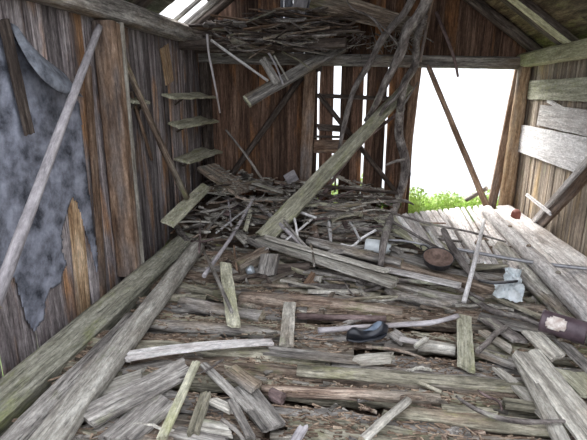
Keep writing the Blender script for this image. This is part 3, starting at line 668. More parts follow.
# ------------------------------------------------------------------ the mossy plank and the tangle of branches at the door
board('mossy_plank', 'long wide moss-green plank leaning from the heap to the door jamb', 'plank', on(262, 240, 0.12), ony(412, 82, 5.72), 0.175, 0.05, 'green', up=(-0.2, -1, 0.5), jag=0.06, taper=(1.05, 0.7))
limb('thin_pole', 'thin reddish pole lying just under the moss-green plank', 'pole', [on(318, 202, 0.1), ony(360, 145, 5.75), ony(405, 108, 5.85)], [0.02, 0.02, 0.018], 'red')
br = limb('dead_branch', 'thick grey dead branch hanging from the roof, middle of the three dead branches', 'branch',
   [ony(430, -12, 4.9), ony(420, 14, 4.95), ony(407, 31, 5.0), ony(401, 52, 5.1), ony(388, 78, 5.2), ony(376, 104, 5.3), ony(365, 121, 5.4)], [0.055, 0.055, 0.05, 0.05, 0.042, 0.032, 0.02], 'bark', n=10)
limb('twig', None, None, [ony(401, 52, 5.1), ony(394, 40, 5.1), ony(374, 18, 5.15)], [0.012, 0.010, 0.006], 'bark', parent=br, n=6)
br = limb('dead_branch', 'slender dead branch crossing the gapped planks, leftmost of three', 'branch',
   [ony(416, -10, 5.1), ony(405, 12, 5.15), ony(384, 36, 5.25), ony(371, 60, 5.35), ony(354, 90, 5.45), ony(346, 118, 5.5), ony(339, 150, 5.6)], [0.04, 0.038, 0.036, 0.034, 0.03, 0.028, 0.02], 'bark', n=10)
limb('twig', None, None, [ony(384, 36, 5.25), ony(372, 18, 5.3), ony(352, 8, 5.3), ony(345, -4, 5.3)], [0.014, 0.012, 0.01, 0.007], 'bark', parent=br, n=6)
limb('twig', None, None, [ony(339, 150, 5.6), ony(336, 170, 5.6), ony(335, 192, 5.6)], [0.018, 0.014, 0.011], 'red', parent=br, n=6)
br = limb('dead_branch', 'gnarled reddish branch twisting down beside the door jamb, rightmost of three', 'branch',
   [ony(426, 15, 5.3), ony(417, 40, 5.35), ony(415, 65, 5.4), ony(404, 84, 5.4), ony(400, 110, 5.45), ony(399, 135, 5.5), ony(405, 158, 5.45), ony(404, 180, 5.3), ony(396, 205, 5.2), on(386, 232, 0.28), on(380, 266, 0.16)], [0.03, 0.035, 0.038, 0.042, 0.042, 0.045, 0.045, 0.045, 0.04, 0.036, 0.028], 'bark', n=10)
limb('twig', None, None, [ony(411, 70, 5.35), ony(398, 95, 5.3), ony(386, 106, 5.3), ony(376, 122, 5.35)], [0.024, 0.024, 0.02, 0.012], 'bark', parent=br, n=8)
limb('twig', None, None, [ony(399, 112, 5.4), ony(408, 98, 5.4), ony(418, 82, 5.45)], [0.014, 0.011, 0.007], 'bark', parent=br, n=6)
limb('twig', None, None, [ony(405, 160, 5.4), ony(396, 161, 5.38), ony(386, 165, 5.35)], [0.02, 0.016, 0.01], 'bark', parent=br, n=6)
limb('twig', None, None, [ony(384, 203, 5.15), ony(396, 201, 5.15), ony(406, 201, 5.2), ony(414, 205, 5.2)], [0.02, 0.022, 0.018, 0.008], 'bark', parent=br, n=6)
limb('twig', None, None, [ony(402, 185, 5.3), ony(410, 175, 5.3), ony(408, 168, 5.3)], [0.014, 0.011, 0.008], 'bark', parent=br, n=6)
limb('hanging_stick', 'brownish yellow stick hanging from the roof beside the branches', 'stick', [ony(434, -10, 5.5), ony(428, 20, 5.5), ony(420, 62, 5.6)], [0.02, 0.02, 0.018], 'brown')
limb('hanging_twig', 'dark twig dangling from the gable into the top of the doorway', 'twig', [ony(436, 12, 5.75), ony(446, 36, 5.72), ony(454, 58, 5.7), ony(458, 77, 5.7)], [0.02, 0.018, 0.016, 0.012], 'red')
# ------------------------------------------------------------------ loft
pl = board('loft_plank', 'thick grey plank sticking out of the loft with a sawn pale end', 'plank', ony(247, 101, 4.9), ony(342, 47, 5.6), 0.13, 0.05, 'grey', up=(0.1, -1, 0.6), jag=0.01)
e = board('sawn_end', None, None, ony(246.2, 101.8, 4.895), ony(248, 100.8, 4.905), 0.125, 0.052, 'lichen', up=(0.1, -1, 0.6), jag=0.0); e['label'] = 'pale sawn end'; adopt(e, pl)
board('loft_board', 'grey board end hanging from the loft onto the thick plank', 'board', ony(262, 58, 5.25), ony(278, 84, 5.05), 0.09, 0.02, 'grey', up=(0, -1, 0.4))
for i, (lb, P) in enumerate([('pale twig drooping over the thick loft plank, left one', [(268, 52), (276, 66), (283, 84)]), ('pale twig drooping over the thick loft plank, middle one', [(274, 56), (281, 68), (288, 80)]), ('greenish lath drooping from loft to the thick plank end', [(282, 52), (298, 60), (312, 70)])]):
    limb('drooping_twig', lb, 'twig', [ony(x, y, 5.25-j*0.08) for j, (x, y) in enumerate(P)], [0.012, 0.011, 0.009], ['pole', 'pale', 'mossy'][i])
for lb, x0, y0, x1, y1, mt in [('long brown lath slanting up in the loft tangle', 240, 45, 322, 16, 'brown'), ('second brown lath close below the long one in the loft', 250, 51, 318, 30, 'brown'),
    ('pale curved lath at the front edge of the loft tangle', 213, 33, 256, 54, 'grey'), ('dark stick poking out below the loft tangle', 222, 56, 262, 46, 'dark'), ('brown lath flat on the loft right of the hanging bundle', 292, 48, 330, 55, 'grey')]:
    board('loft_lath', lb, 'lath', ony(x0, y0, 5.1), ony(x1, y1, 5.4), 0.035, 0.015, mt, up=(0, -0.6, 1))
board('loft_chunk', 'red-brown broken chunk beside the dark hanging strut', 'wood chunk', ony(322, 52, 5.5), ony(330, 30, 5.5), 0.10, 0.04, 'brown', up=(0, -1, 0), jag=0.05)
board('pale_scrap', 'pale grey upright scrap behind the loft tangle at the gable', 'board', ony(294, 26, 5.8), ony(303, -6, 5.8), 0.16, 0.02, 'pole', up=(0, -1, 0), jag=0.06)
# generic stick meshes, shared
def stick_mesh(seed, mats, kind):
    r = R(seed)
    if kind == 'round':
        P = []; Q = []; b = r.uniform(-0.05, 0.05); c = r.uniform(-0.04, 0.04); k = 8
        for i in range(k+1):
            u = i/k; P.append(Vector((u-0.5, b*math.sin(u*math.pi)+0.012*noise.noise(Vector((seed, u*6, 0))), c*math.sin(u*2.5)))); Q.append(0.012*(1-0.35*u))
        V, Fs, idx = tube_geo(P, Q, 6, 0.15, seed)
    else:
        V, Fs = board_geo(1.0, 0.05, 0.018, seed, jag=0.09, nw=2, edge=0.12, bow=r.uniform(-0.02, 0.02))
    me = bpy.data.meshes.new('stick' if kind == 'round' else 'slat'); me.from_pydata([tuple(v) for v in V], [], Fs); me.materials.append(M[mats]); me.update()
    return me
SM = {}
for kind in ('round', 'flat'):
    for mt in ('grey', 'pale', 'dark', 'red', 'rot', 'bark', 'mossy', 'brown', 'fibre', 'lichen'):
        SM[(kind, mt)] = [stick_mesh(hash((kind == 'flat', len(mt), q)) % 997+q*7+ord(mt[0]), mt, kind) for q in range(2)]
def scatter(seed, n, spots, name, label, cat, group, mats, lens, kinds=('round', 'flat'), ang=None, tilt=0.25, thick=(0.8, 1.6), dz=(0.0, 0.12)):
    r = R(seed)
    for i in range(n):
        x, y, zb = spots(r); kind = r.choice(kinds); mt = r.choice(mats)
        o = bpy.data.objects.new(name, r.choice(SM[(kind, mt)])); COL.objects.link(o)
        L = r.uniform(*lens)*(0.6+0.8*r.random()**2); s = r.uniform(*thick)
        o.scale = (L, s, s)
        a = r.uniform(0, math.pi*2) if ang is None else r.gauss(ang[0], ang[1])
        # keep the piece inside the walls
        hx = abs(math.cos(a))*L/2+0.03; hy = abs(math.sin(a))*L/2+0.03
        x = max(XL+0.06+hx, min(XR-0.06-hx, x)); y = min(YB-0.08-hy, y)
        z = (H(x, y) if zb is None else zb)+r.uniform(*dz)
        o.location = (x, y, z); o.rotation_euler = (r.uniform(-0.5, 0.5), r.gauss(0, tilt), a)
        tag(o, label, cat, group)
def heap(r):
    while True:
        x = r.uniform(-1.9, 0.75); y = r.uniform(4.3, 5.95)
        if x > 0.25 and y > 4.5: continue
        return x, y, None
scatter(1, 230, heap, 'heap_stick', 'small broken stick in the tangled heap before the back wall', 'stick', 'small sticks of the heap by the back wall', ['grey', 'grey', 'pale', 'bark', 'red', 'rot', 'dark', 'fibre', 'pale', 'brown'], (0.22, 0.7), thick=(0.6, 1.4), tilt=0.2, dz=(0.02, 0.16))
def floor_(r): return r.uniform(-1.45, 1.75), r.uniform(1.5, 4.3), None
scatter(2, 130, floor_, 'floor_splinter', 'small rotten splinter lying flat among the floor logs', 'splinter', 'small splinters on the collapsed floor', ['fibre', 'rot', 'grey', 'fibre', 'pale', 'mossy'], (0.12, 0.42), ang=(0.0, 0.35), tilt=0.06, dz=(0.04, 0.075), thick=(0.5, 1.5))
def mid_(r):
    while True:
        x, y = r.uniform(-0.3, 1.6), r.uniform(3.2, 4.5)
        if x > 0.5 and y > 4.0-0.5*(x-0.5): continue
        return x, y, None
scatter(3, 80, mid_, 'broken_slat', 'broken grey slat jumbled below the lumber stack', 'slat', 'broken slats below the lumber stack', ['grey', 'mossy', 'rot', 'pale', 'bark'], (0.35, 0.9), ang=(-0.25, 0.35), tilt=0.07, dz=(0.02, 0.10), thick=(1, 1.8))
def midl(r): return r.uniform(-1.5, 0.0), r.uniform(3.4, 4.5), None
scatter(4, 60, midl, 'broken_slat', 'broken brown slat in the hollow below the heap', 'slat', 'broken slats in the hollow below the heap', ['rot', 'dark', 'grey', 'mossy', 'rot'], (0.25, 0.7), ang=(0.1, 0.5), tilt=0.1, dz=(0.0, 0.08), thick=(1, 2))
def loft(r):
    x = r.uniform(-1.6, -0.25); return x, r.uniform(5.15, 5.8), 2.20+0.14*r.random()*min(1, (x+2.1))
scatter(5, 170, loft, 'loft_stick', 'thin dark stick in the tangle piled on the loft joists', 'stick', 'thin sticks of the loft tangle', ['dark', 'rot', 'dark', 'bark', 'brown', 'dark', 'dark'], (0.3, 0.9), ang=(0.1, 0.45), tilt=0.12, dz=(0, 0.14), thick=(0.6, 1.4))
def nest(r): return r.uniform(-0.15, 0.65), r.uniform(5.55, 5.9), 2.12
def loftedge(r): return r.uniform(-1.35, -0.45), r.uniform(5.0, 5.2), 2.06+0.16*r.random()
scatter(16, 70, loftedge, 'loft_stick', 'thin dark stick in the tangle piled on the loft joists', 'stick', 'thin sticks of the loft tangle', ['dark', 'rot', 'bark', 'dark'], (0.25, 0.7), ang=(0.1, 0.5), tilt=0.25, dz=(0, 0.06), thick=(0.5, 1.3))
scatter(6, 90, nest, 'nest_twig', 'fine dry twig in the nest on the beam behind the branches', 'twig', 'fine twigs of the nest on the beam', ['dark', 'bark', 'grey', 'red'], (0.12, 0.32), kinds=('round',), tilt=0.5, dz=(0, 0.14), thick=(0.3, 0.6))
# crumbs of rotten wood covering the ground between the logs: nobody could count them
def surface():
    bpy.context.view_layer.update(); V = []; Fs = []
    for o in list(COL.objects):
        if o.type != 'MESH' or not any(o.name.startswith(q) for q in ('floor', 'loose', 'long_stick', 'heap_stick', 'broken_slat')): continue
        b = len(V); mw_ = o.matrix_world
        V += [mw_ @ v.co for v in o.data.vertices]; Fs += [tuple(b+q for q in p.vertices) for p in o.data.polygons]
    return BVHTree.FromPolygons(V, Fs)
BV = surface()
def top(x, y):
    h = BV.ray_cast(Vector((x, y, 0.9)), Vector((0, 0, -1)))
    return h[0].z if h[0] else H(x, y)
def chips(name, label, n, seed, region, mat, size=(0.015, 0.06), sd=0.7, thin=(0.12, 0.4)):
    r = R(seed); V = []; Fs = []; rn = []
    for i in range(n):
        x, y, z = region(r); L = r.uniform(*size); w_ = L*r.uniform(*thin); a = r.gauss(0, sd); t = max(0.0008, w_*0.2); p = r.uniform(-.2, .2)
        ca, sa = math.cos(a), math.sin(a); b = len(V); v = r.random()
        for zz in (-t, t):
            for (u, q) in ((-1, -1), (1, -0.6), (1, 0.8), (-1, 1)):
                lx, ly = u*L/2, q*w_/2
                V.append((x+lx*ca-ly*sa, y+lx*sa+ly*ca, z+zz+lx*p)); rn.append(v)
        Fs += [(b, b+3, b+2, b+1), (b+4, b+5, b+6, b+7), (b, b+1, b+5, b+4), (b+1, b+2, b+6, b+5), (b+2, b+3, b+7, b+6), (b+3, b, b+4, b+7)]
    return tag(obj(name, V, Fs, mat, rnd=rn), label, 'wood chips', kind='stuff')
def rg(r):
    while True:
        x = r.uniform(-1.7, 1.8); y = r.uniform(1.4, 4.5); z = top(x, y)
        if z < H(x, y)+0.065: return x, y, z+0.003
chips('wood_chips', 'brown crumbs and fibres of rotten wood between the floor logs', 13000, 5, rg, 'litter', (0.01, 0.045))
chips('wood_fibres', 'thin torn fibres of rotten wood strewn over the floor logs', 2800, 15, rg, 'litter', (0.03, 0.14), 0.35, (0.03, 0.10))
chips('bark_flakes', 'flat grey bark flakes strewn over the floor logs', 450, 25, rg, 'littergrey', (0.02, 0.09), 0.5, (0.15, 0.45))
def rg2(r):
    x = r.uniform(-1.7, 0.4); y = r.uniform(4.2, 5.95); return x, y, top(x, y)+0.004
chips('wood_shavings', 'grey chips and shavings strewn through the heap by the back wall', 2600, 6, rg2, 'littergrey', (0.02, 0.08))
# ------------------------------------------------------------------ lumber stack by the doorway
n_ = 16
for i in range(n_):
    f0 = (398+5.9*i, 216-0.65*i); f1 = (418+7.2*i, 246+2.1*i)
    rr_ = R(300+i)
    a = on(f0[0], f0[1], 0.11+rr_.uniform(-.01, .02)); b = on(f1[0]+rr_.uniform(-3, 3), f1[1]+rr_.uniform(-5, 5), 0.13+rr_.uniform(-.01, .02))
    if rr_.random() < 0.5:
        board('stacked_slab', 'pale bleached slab in the row stacked side by side before the doorway', 'slab', a, b, 0.056+rr_.uniform(-.01, .01), 0.06, 'bone', group='bleached slabs before the doorway', jag=0.05)
    else:
        log('stacked_slab', 'pale bleached slab in the row stacked side by side before the doorway', 'slab', a, b, 0.056+rr_.uniform(-.01, .01), 'bone', end='bone', group='bleached slabs before the doorway', rough=0.06)
sb = log('knotty_log', 'long bleached log with dark knots running from doorway to right edge', 'log', on(487, 211, 0.16), on(596, 322, 0.26), 0.13, 'bone', end='bone', rough=0.05, n=14)
for u, s in ((0.30, 0.5), (0.52, -0.2), (0.75, 0.3)):
    p = on(487, 211, 0.16).lerp(on(596, 322, 0.26), u)+Vector((0.02*s, -0.02, 0.062))
    k = log('knot', None, None, p-Vector((0, 0, 0.01)), p+Vector((-0.005, -0.005, 0.012)), 0.035, 'brown', end='rot', n=8); k['label'] = 'dark brown knot'; adopt(k, sb)
board('wide_slab', 'broad bleached slab against the right wall from doorway to right edge', 'slab', on(503, 207, 0.17), on(640, 315, 0.30), 0.20, 0.05, 'bone', up=(-0.15, -0.1, 1), jag=0.02, taper=(0.75, 1.35))
board('wide_slab', 'narrower bleached slab between the broad slab and the knotty log', 'slab', on(497, 211, 0.14), on(600, 304, 0.24), 0.12, 0.05, 'bone', jag=0.02)
log('stack_log', 'grey log lower in the stack left of the knotty log', 'log', on(500, 246, 0.07), on(570, 322, 0.10), 0.11, 'pale', rough=0.06)
log('stack_log', 'thin bleached log right beside the slab row', 'log', on(482, 213, 0.12), on(552, 296, 0.13), 0.075, 'bone', end='bone', rough=0.06)
log('stack_log', 'grey lower log showing between crumpled plastic and knotty log', 'log', on(512, 268, 0.05), on(600, 345, 0.10), 0.10, 'grey', rough=0.07)
# ------------------------------------------------------------------ boards on the right wall
XW = XR-0.035
board('wall_board', 'greenish grey horizontal board, highest on the right wall', 'board', onx(529, 90, XW), onx(700, 88, XW), 0.20, 0.025, 'lichen', up=(-1, 0, 0), jag=0.01, edge=0.03)
board('wall_board', 'pale grey board sloping on the right wall above the white one', 'board', onx(539, 115, XW), onx(680, 138, XW), 0.21, 0.025, 'bone', up=(-1, 0, 0), jag=0.015, edge=0.03)
board('wall_board', 'wide white board with knots sloping on the right wall', 'board', onx(520, 138, XW-.02), onx(660, 178, XW-.02), 0.31, 0.025, 'white', up=(-1, 0, 0), jag=0.01, edge=0.02)
board('wall_splinter', 'thin pale splinter stuck behind the pale board on the right wall', 'splinter', onx(547, 100, XW), onx(565, 110, XW), 0.04, 0.012, 'bone', up=(-1, 0, 0), jag=0.04)
beam('wall_brace', 'dark brace slanting down left on the right wall', 'brace', onx(538, 226, XW-.05), onx(612, 146, XW-.05), 0.13, 0.04, 'brown', up=(-1, 0, 0))
board('brace_lath', 'pale lath lying along the upper edge of the right wall brace', 'lath', onx(533, 222, XW-.09), onx(612, 133, XW-.09), 0.055, 0.025, 'bone', up=(-1, 0, 0), jag=0.01)
board('white_lath', 'short white lath crossing the foot of the right wall brace', 'lath', onx(526, 194, XW-.13), onx(551, 214, XW-.12), 0.035, 0.015, 'white', up=(-1, 0, 0), jag=0.02)
# ------------------------------------------------------------------ small things
def lathe(name, prof, mats, mw, n=28, parent=None, split=None, label=None, cat=None, wob=0.0):
    V = []; Fs = []; idx = []
    for i, (rad, z) in enumerate(prof):
        for k in range(n):
            a = 2*math.pi*k/n; q = 1+wob*noise.noise(Vector((math.cos(a)*1.5, math.sin(a)*1.5, z*9)))
            V.append((rad*q*math.cos(a), rad*q*math.sin(a), z))
    for i in range(len(prof)-1):
        for k in range(n):
            a = i*n+k; b = i*n+(k+1) % n; Fs.append((a, b, b+n, a+n)); idx.append(0 if split is None or i < split else 1)
    Fs.append(tuple(reversed(range(n)))); idx.append(0)
    m_ = (len(prof)-1)*n; Fs.append(tuple(range(m_, m_+n))); idx.append(1 if split is not None else 0)
    o = obj(name, V, Fs, mats, None, idx, smooth=True, mw=mw)
    if parent: adopt(o, parent)
    return tag(o, label, cat)
# pan, tilted towards the viewer
p = on(438, 259, 0.24); mw = frame(p+Vector((-0.1, 0, 0)), p+Vector((0.1, 0, 0)), (0.05, -0.35, 1.0))
pr = px2m(15, p)
pan = lathe('cooking_pan', [(pr*0.75, -0.05), (pr*0.9, -0.03), (pr, 0.02), (pr*1.03, 0.025), (pr*0.96, 0.02), (pr*0.86, -0.025), (pr*0.7, -0.038)], ['iron', 'rust'], mw, split=4, label='round blackened pan with rusty inside lying beside the slabs', cat='pan')
q = mw @ Vector((-pr*0.75, pr*0.8, 0.015))
limb('lug_handle', None, None, [q+Vector((-0.03, 0, 0)), q+Vector((-0.035, 0.03, 0.02)), q+Vector((0, 0.05, 0.02)), q+Vector((0.03, 0.03, 0.0))], [0.006]*4, 'iron', parent=pan, n=6)
# white jar behind the branch
p = on(378, 247, 0.12); s_ = px2m(7, p)
mw = frame(p+Vector((-0.1, 0.02, 0)), p+Vector((0.1, -0.02, 0)), (0.2, -0.2, 1)) @ Matrix.Rotation(math.radians(90), 4, 'Y')
jar = lathe('plastic_jar', [(s_*0.9, -0.11), (s_, -0.10), (s_, 0.06), (s_*0.8, 0.085), (s_*0.6, 0.09), (s_*0.6, 0.11)], ['plastic', 'plastic'], mw, label='cloudy white plastic jar lying behind the gnarled branch foot', cat='jar', wob=0.1)
# purple can with its mouth towards the right
p0 = on(541, 320, 0.24); L_ = 0.245; ax = Vector((0.86, -0.48, -0.05)).normalized(); p1 = p0+ax*L_; cr_ = px2m(11, p0)
mw = frame(p0, p1, (0, 0, 1)) @ Matrix.Rotation(math.radians(90), 4, 'Y')
can = lathe('paint_can', [(cr_, -L_/2), (cr_*1.04, -L_/2+0.01), (cr_, -L_/2+0.02), (cr_, L_/2-0.015), (cr_*1.05, L_/2), (cr_*0.95, L_/2), (cr_*0.94, L_/2-0.02), (cr_*0.93, -L_/2+0.03)], ['purple', 'iron'], mw, split=5, label='dark purple can lying open end right on the lumber stack', cat='can')
V = []; Fs = []
for i in range(9):
    for k in range(9):
        a = math.radians(205+k*9+4*noise.noise(Vector((i, 0, 0)))); z = -L_*0.36+L_*0.42*i/8+0.01*noise.noise(Vector((i*.7, k*.7, 3)))
        V.append((cr_*1.015*math.cos(a), cr_*1.015*math.sin(a), z))
for i in range(8):
    for k in range(8):
        if (i, k) in ((0, 0), (0, 1), (7, 7), (0, 7), (1, 0), (7, 0), (6, 7)): continue
        c = i*9+k; Fs.append((c, c+1, c+10, c+9))
lb = obj('paper_label', V, Fs, 'labelp', mw=mw, smooth=True); m_ = lb.modifiers.new('t', 'SOLIDIFY'); m_.thickness = 0.002; m_.offset = 1
lb['label'] = 'torn whitish paper label'; adopt(lb, can)
# crumpled plastic
def crumple(name, label, cat, p, sx_, sy_, mat, seed, hgt=0.06, up=(0, -0.6, 1), rot=0.3):
    n = 16; V = []; Fs = []
    for i in range(n+1):
        for j in range(n+1):
            u, v = i/n-0.5, j/n-0.5
            z = hgt*(noise.noise(Vector((u*3.5+seed, v*3.5, 0)))+0.6*abs(noise.noise(Vector((u*9+seed, v*9, 0)))))
            ed = 1+0.3*noise.noise(Vector((math.atan2(v, u)*1.3, seed, 0)))
            V.append((u*sx_*ed, v*sy_*ed, z))
    for i in range(n):
        for j in range(n):
            c = i*(n+1)+j; Fs.append((c, c+1, c+n+2, c+n+1))
    o = obj(name, V, Fs, mat, mw=frame(p-Vector((1, -rot, 0)), p+Vector((1, -rot, 0)), up)); m = o.modifiers.new('t', 'SOLIDIFY'); m.thickness = 0.004
    return tag(o, label, cat)
cp = crumple('crumpled_plastic', 'crumpled whitish plastic bag beside the lumber stack', 'plastic', on(509, 292, 0.13), 0.20, 0.16, 'plastic', 3)
c2 = crumple('bag_top', None, None, on(512, 277, 0.20), 0.12, 0.13, 'plastic', 8, up=(0, -1, 0.6)); adopt(c2, cp)
strip_sheet('dark_strap', 'thin dark strap lying on the crumpled plastic bag', 'strap', [on(478, 279, .16), on(495, 281, .2), on(518, 280, .22)], [on(478, 281, .16), on(495, 284, .2), on(518, 282, .22)], 'iron', n=2)
# black boot: sole, upper, opening
p0 = on(347, 337, 0.12); p1 = on(387, 331, 0.12); mw = frame(p0, p1, (0, -0.2, 1)); L_ = (p1-p0).length; n = 20
def boot_part(name, prof, mat, parent=None, z0=0, label=None):
    V = []; Fs = []; W = 12
    for i in range(n+1):
        u = i/n; hw, zb, zt = prof(u)
        for k in range(W):
            a = 2*math.pi*k/W; V.append(((u-0.5)*L_, hw*math.cos(a), (zt+zb)/2+(zt-zb)/2*math.sin(a)+0.003*noise.noise(Vector((u*12, k, 0)))))
    for i in range(n):
        for k in range(W):
            a = i*W+k; b = i*W+(k+1) % W; Fs.append((a, b, b+W, a+W))
    Fs.append(tuple(reversed(range(W)))); Fs.append(tuple(range(n*W, n*W+W)))
    o = obj(name, V, Fs, mat, mw=mw, smooth=True)
    if parent: adopt(o, parent)
    if label: o['label'] = label
    return o
fw = lambda u: 0.052*math.sqrt(max(0.02, math.sin(math.pi*min(0.98, max(0.02, u)))))*(1-0.2*math.exp(-((u-.5)/.15)**2))
boot = tag(boot_part('upper', lambda u: (fw(u), -0.012, 0.028+0.055*math.exp(-((u-0.82)/.17)**2)+0.035*math.exp(-((u-0.15)/.17)**2)), 'black'), 'squashed black rubber shoe lying on its side in mid floor', 'shoe'); boot.name = 'rubber_shoe'
boot_part('sole', lambda u: (fw(u)*1.06, -0.03, -0.010), 'black', boot)
boot_part('lining', lambda u: (fw(u)*0.55*math.exp(-((u-.72)/.2)**2)+0.001, 0.03, 0.034+0.052*math.exp(-((u-0.78)/.16)**2)), 'blue', boot, label='blue-grey lining showing in the opening')
# bits in the hollow below the heap
log('rotten_chunk', 'rounded brown rotten log chunk in the hollow left of centre', 'wood chunk', on(237, 268, 0.12), on(267, 254, 0.14), 0.14, 'rot', end='fibre', rough=0.2, n=14)
board('split_block', 'grey split block standing right of the rotten chunk', 'wood chunk', on(265, 279, 0.06), on(271, 253, 0.22), 0.16, 0.07, 'grey', up=(-0.2, -1, 0.2), jag=0.03)
p = on(251, 273, 0.10); lathe('metal_tin', [(0.03, -0.045), (0.038, -0.04), (0.038, 0.03), (0.02, 0.045), (0.015, 0.05)], ['tin', 'tin'], frame(p-Vector((.1, 0, 0)), p+Vector((.1, 0, .03)), (0.3, -0.5, 1)), label='small bluish metal tin in front of the rotten chunk', cat='tin', wob=0.3)
board('rusty_chunk', 'orange-brown broken wood chunk in the hollow below the split beam', 'wood chunk', on(306, 290, 0.06), on(317, 274, 0.14), 0.10, 0.05, 'brown', up=(-0.2, -1, 0.2), jag=0.05)
board('grey_chunk', 'small grey curved chunk on the orange-brown chunk', 'wood chunk', on(316, 284, 0.10), on(320, 274, 0.16), 0.06, 0.04, 'grey', up=(-0.2, -1, 0.2), jag=0.04)
board('wood_tile', 'small square grey wood tile tilted on the heap by the back wall', 'wood piece', ony(285.5, 181, 5.6), ony(297, 174, 5.65), 0.15, 0.015, 'pole', up=(-0.2, -1, 0.6), jag=0.01)
board('dark_plate', 'dark flat board standing in the shade below the split beam', 'board', on(270, 276, 0.06), on(312, 274, 0.08), 0.20, 0.03, 'dark', up=(0, -1, 0.5))
p = on(514, 217, 0.22); lathe('red_tin', [(0.035, -0.035), (0.045, -0.03), (0.043, 0.025), (0.035, 0.035), (0.02, 0.038)], ['redtin', 'redtin'], Matrix.Translation(p+Vector((0.02, 0, 0.03))) @ Matrix.Rotation(0.3, 4, 'X'), label='red-brown tin standing by the right wall near the doorway', cat='tin', wob=0.3)
log('dark_lump', 'dark knotty lump near the wide flat board at bottom left centre', 'wood chunk', on(271, 394, 0.09), on(283, 399, 0.09), 0.06, 'red', end='red', rough=0.3, n=10)
# moss cushions and leaves
def leaves(name, label, cat, cx, cy, cz, rx, ry, rz, n, seed, mat, size=(0.03, 0.07), kind=None, group=None, spread=1.0):
    r = R(seed); V = []; Fs = []
    for i in range(n):
        while True:
            x, y, z = r.uniform(-1, 1), r.uniform(-1, 1), r.uniform(0, 1)
            if x*x+y*y+z*z*0.9 < 1: break
        c = Vector((cx+x*rx, cy+y*ry, cz+z*rz)); d = Vector((r.gauss(0, 1), r.gauss(0, 1), r.gauss(0.4, .6))).normalized(); s = r.uniform(*size)
        t = d.cross(Vector((r.random(), r.random(), r.random()))).normalized(); b = len(V); nn = d.cross(t)*s*0.12
        V += [c-d*s*.5, c+t*s*.28+nn, c+d*s*.55, c-t*s*.28+nn]; Fs += [(b, b+1, b+2), (b, b+2, b+3)]
    # stems that carry the leaves
    k = max(3, n//40)
    for i in range(k):
        a = r.uniform(0, 6.28); q = r.random()*0.8; top = Vector((cx+math.cos(a)*rx*q, cy+math.sin(a)*ry*q, cz+rz*r.uniform(.5, .9))); bt = Vector((cx+math.cos(a)*rx*q*.4, cy+math.sin(a)*ry*q*.4, cz)); b = len(V); w_ = Vector((0.004, 0, 0)); h_ = Vector((0, 0.004, 0))
        V += [bt-w_, bt+w_, bt+h_, top-w_, top+w_, top+h_]; Fs += [(b, b+1, b+4, b+3), (b+1, b+2, b+5, b+4), (b+2, b, b+3, b+5)]
    return tag(obj(name, V, Fs, mat), label, cat, group, kind)
leaves('leafy_weeds', 'bright green weeds at the foot of the door jamb outside', 'plant', 0.75, 6.45, -0.02, 0.30, 0.2, 0.42, 900, 1, 'leaf')
leaves('leafy_weeds', 'low bright weeds outside in the middle of the doorway', 'plant', 1.25, 6.6, -0.05, 0.32, 0.25, 0.36, 800, 2, 'leaf')
leaves('leafy_weeds', 'green weeds outside behind the low pole end in the doorway', 'plant', 1.75, 6.6, -0.05, 0.28, 0.25, 0.42, 800, 3, 'leaf')
leaves('leafy_weeds', 'dark green leaves creeping in left of the door jamb', 'plant', 0.42, 5.85, H(0.42, 5.85)-0.02, 0.16, 0.08, 0.10, 350, 4, 'leaf2', (0.02, 0.04))
leaves('leafy_weeds', 'weeds outside showing through the gaps in the back planks', 'plant', -0.1, 6.5, -0.02, 0.7, 0.25, 0.60, 1300, 5, 'leaf')
q = on(345, 288, 0.03); leaves('moss_tuft', 'small green tuft under the pale split beam', 'moss', q.x, q.y, q.z-0.01, 0.11, 0.06, 0.03, 300, 6, 'leaf2', (0.008, 0.02))
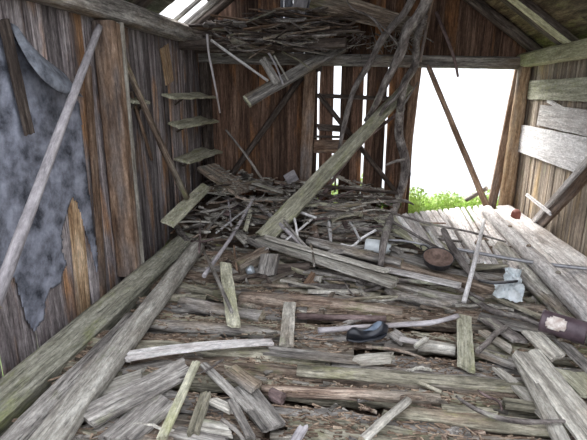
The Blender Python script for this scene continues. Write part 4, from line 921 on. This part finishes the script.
q = on(322, 430, 0.03); leaves('moss_tuft', 'small green moss patch at the bottom centre', 'moss', q.x, q.y, q.z-0.01, 0.06, 0.04, 0.02, 220, 7, 'leaf2', (0.006, 0.014))
q = onz(166, 262, 0.08); leaves('moss_tuft', 'green plants between the sill beam and the round side log', 'moss', q.x, q.y, q.z-0.02, 0.09, 0.22, 0.09, 350, 8, 'leaf2', (0.015, 0.035))
def grass(seed, n):
    r = R(seed); V = []; Fs = []
    for i in range(n):
        x = r.uniform(-1.5, 2.6); y = r.uniform(6.2, 8.2); h = r.uniform(0.06, 0.22); a = r.uniform(0, 6.28); b = len(V)
        z0 = -0.42*max(0, y-7.3)-0.02; w_ = 0.006; dx, dy = math.cos(a)*w_, math.sin(a)*w_; bx, by = r.gauss(0, 0.05), r.gauss(0, 0.05)
        V += [(x-dx, y-dy, z0), (x+dx, y+dy, z0), (x+bx*.4+dx*.6, y+by*.4+dy*.6, z0+h*.6), (x+bx*.4-dx*.6, y+by*.4-dy*.6, z0+h*.6), (x+bx, y+by, z0+h)]
        Fs += [(b, b+1, b+2, b+3), (b+3, b+2, b+4)]
    tag(obj('grass', V, Fs, 'leaf'), 'bright green grass outside beyond the doorway', 'grass', kind='stuff')
grass(3, 9000)
bpy.context.view_layer.update()

PARTNAME = {'wall_shelf': 'shelf_board', 'dead_branch': 'stem', 'rubber_shoe': 'upper', 'cooking_pan': 'pan_body', 'paint_can': 'can_body', 'loft_plank': 'plank_body', 'knotty_log': 'log_body', 'crumpled_plastic': 'bag_body'}
for o in [o for o in COL.objects if o.type == 'MESH' and o.parent is None and o.children]:
    base = o.name.split('.')[0]; kids = list(o.children); nm = o.name
    o.name = PARTNAME[base]
    e = bpy.data.objects.new(base, None); COL.objects.link(e); e.empty_display_size = 0.1
    e.location = o.matrix_world.translation
    for key in ('label', 'category', 'group'):
        if key in o.keys(): e[key] = o[key]; del o[key]
    bpy.context.view_layer.update()
    for c in [o]+kids:
        w_ = c.matrix_world.copy(); c.parent = e; c.matrix_parent_inverse = Matrix.Identity(4); c.matrix_basis = e.matrix_world.inverted() @ w_
bpy.context.view_layer.update()
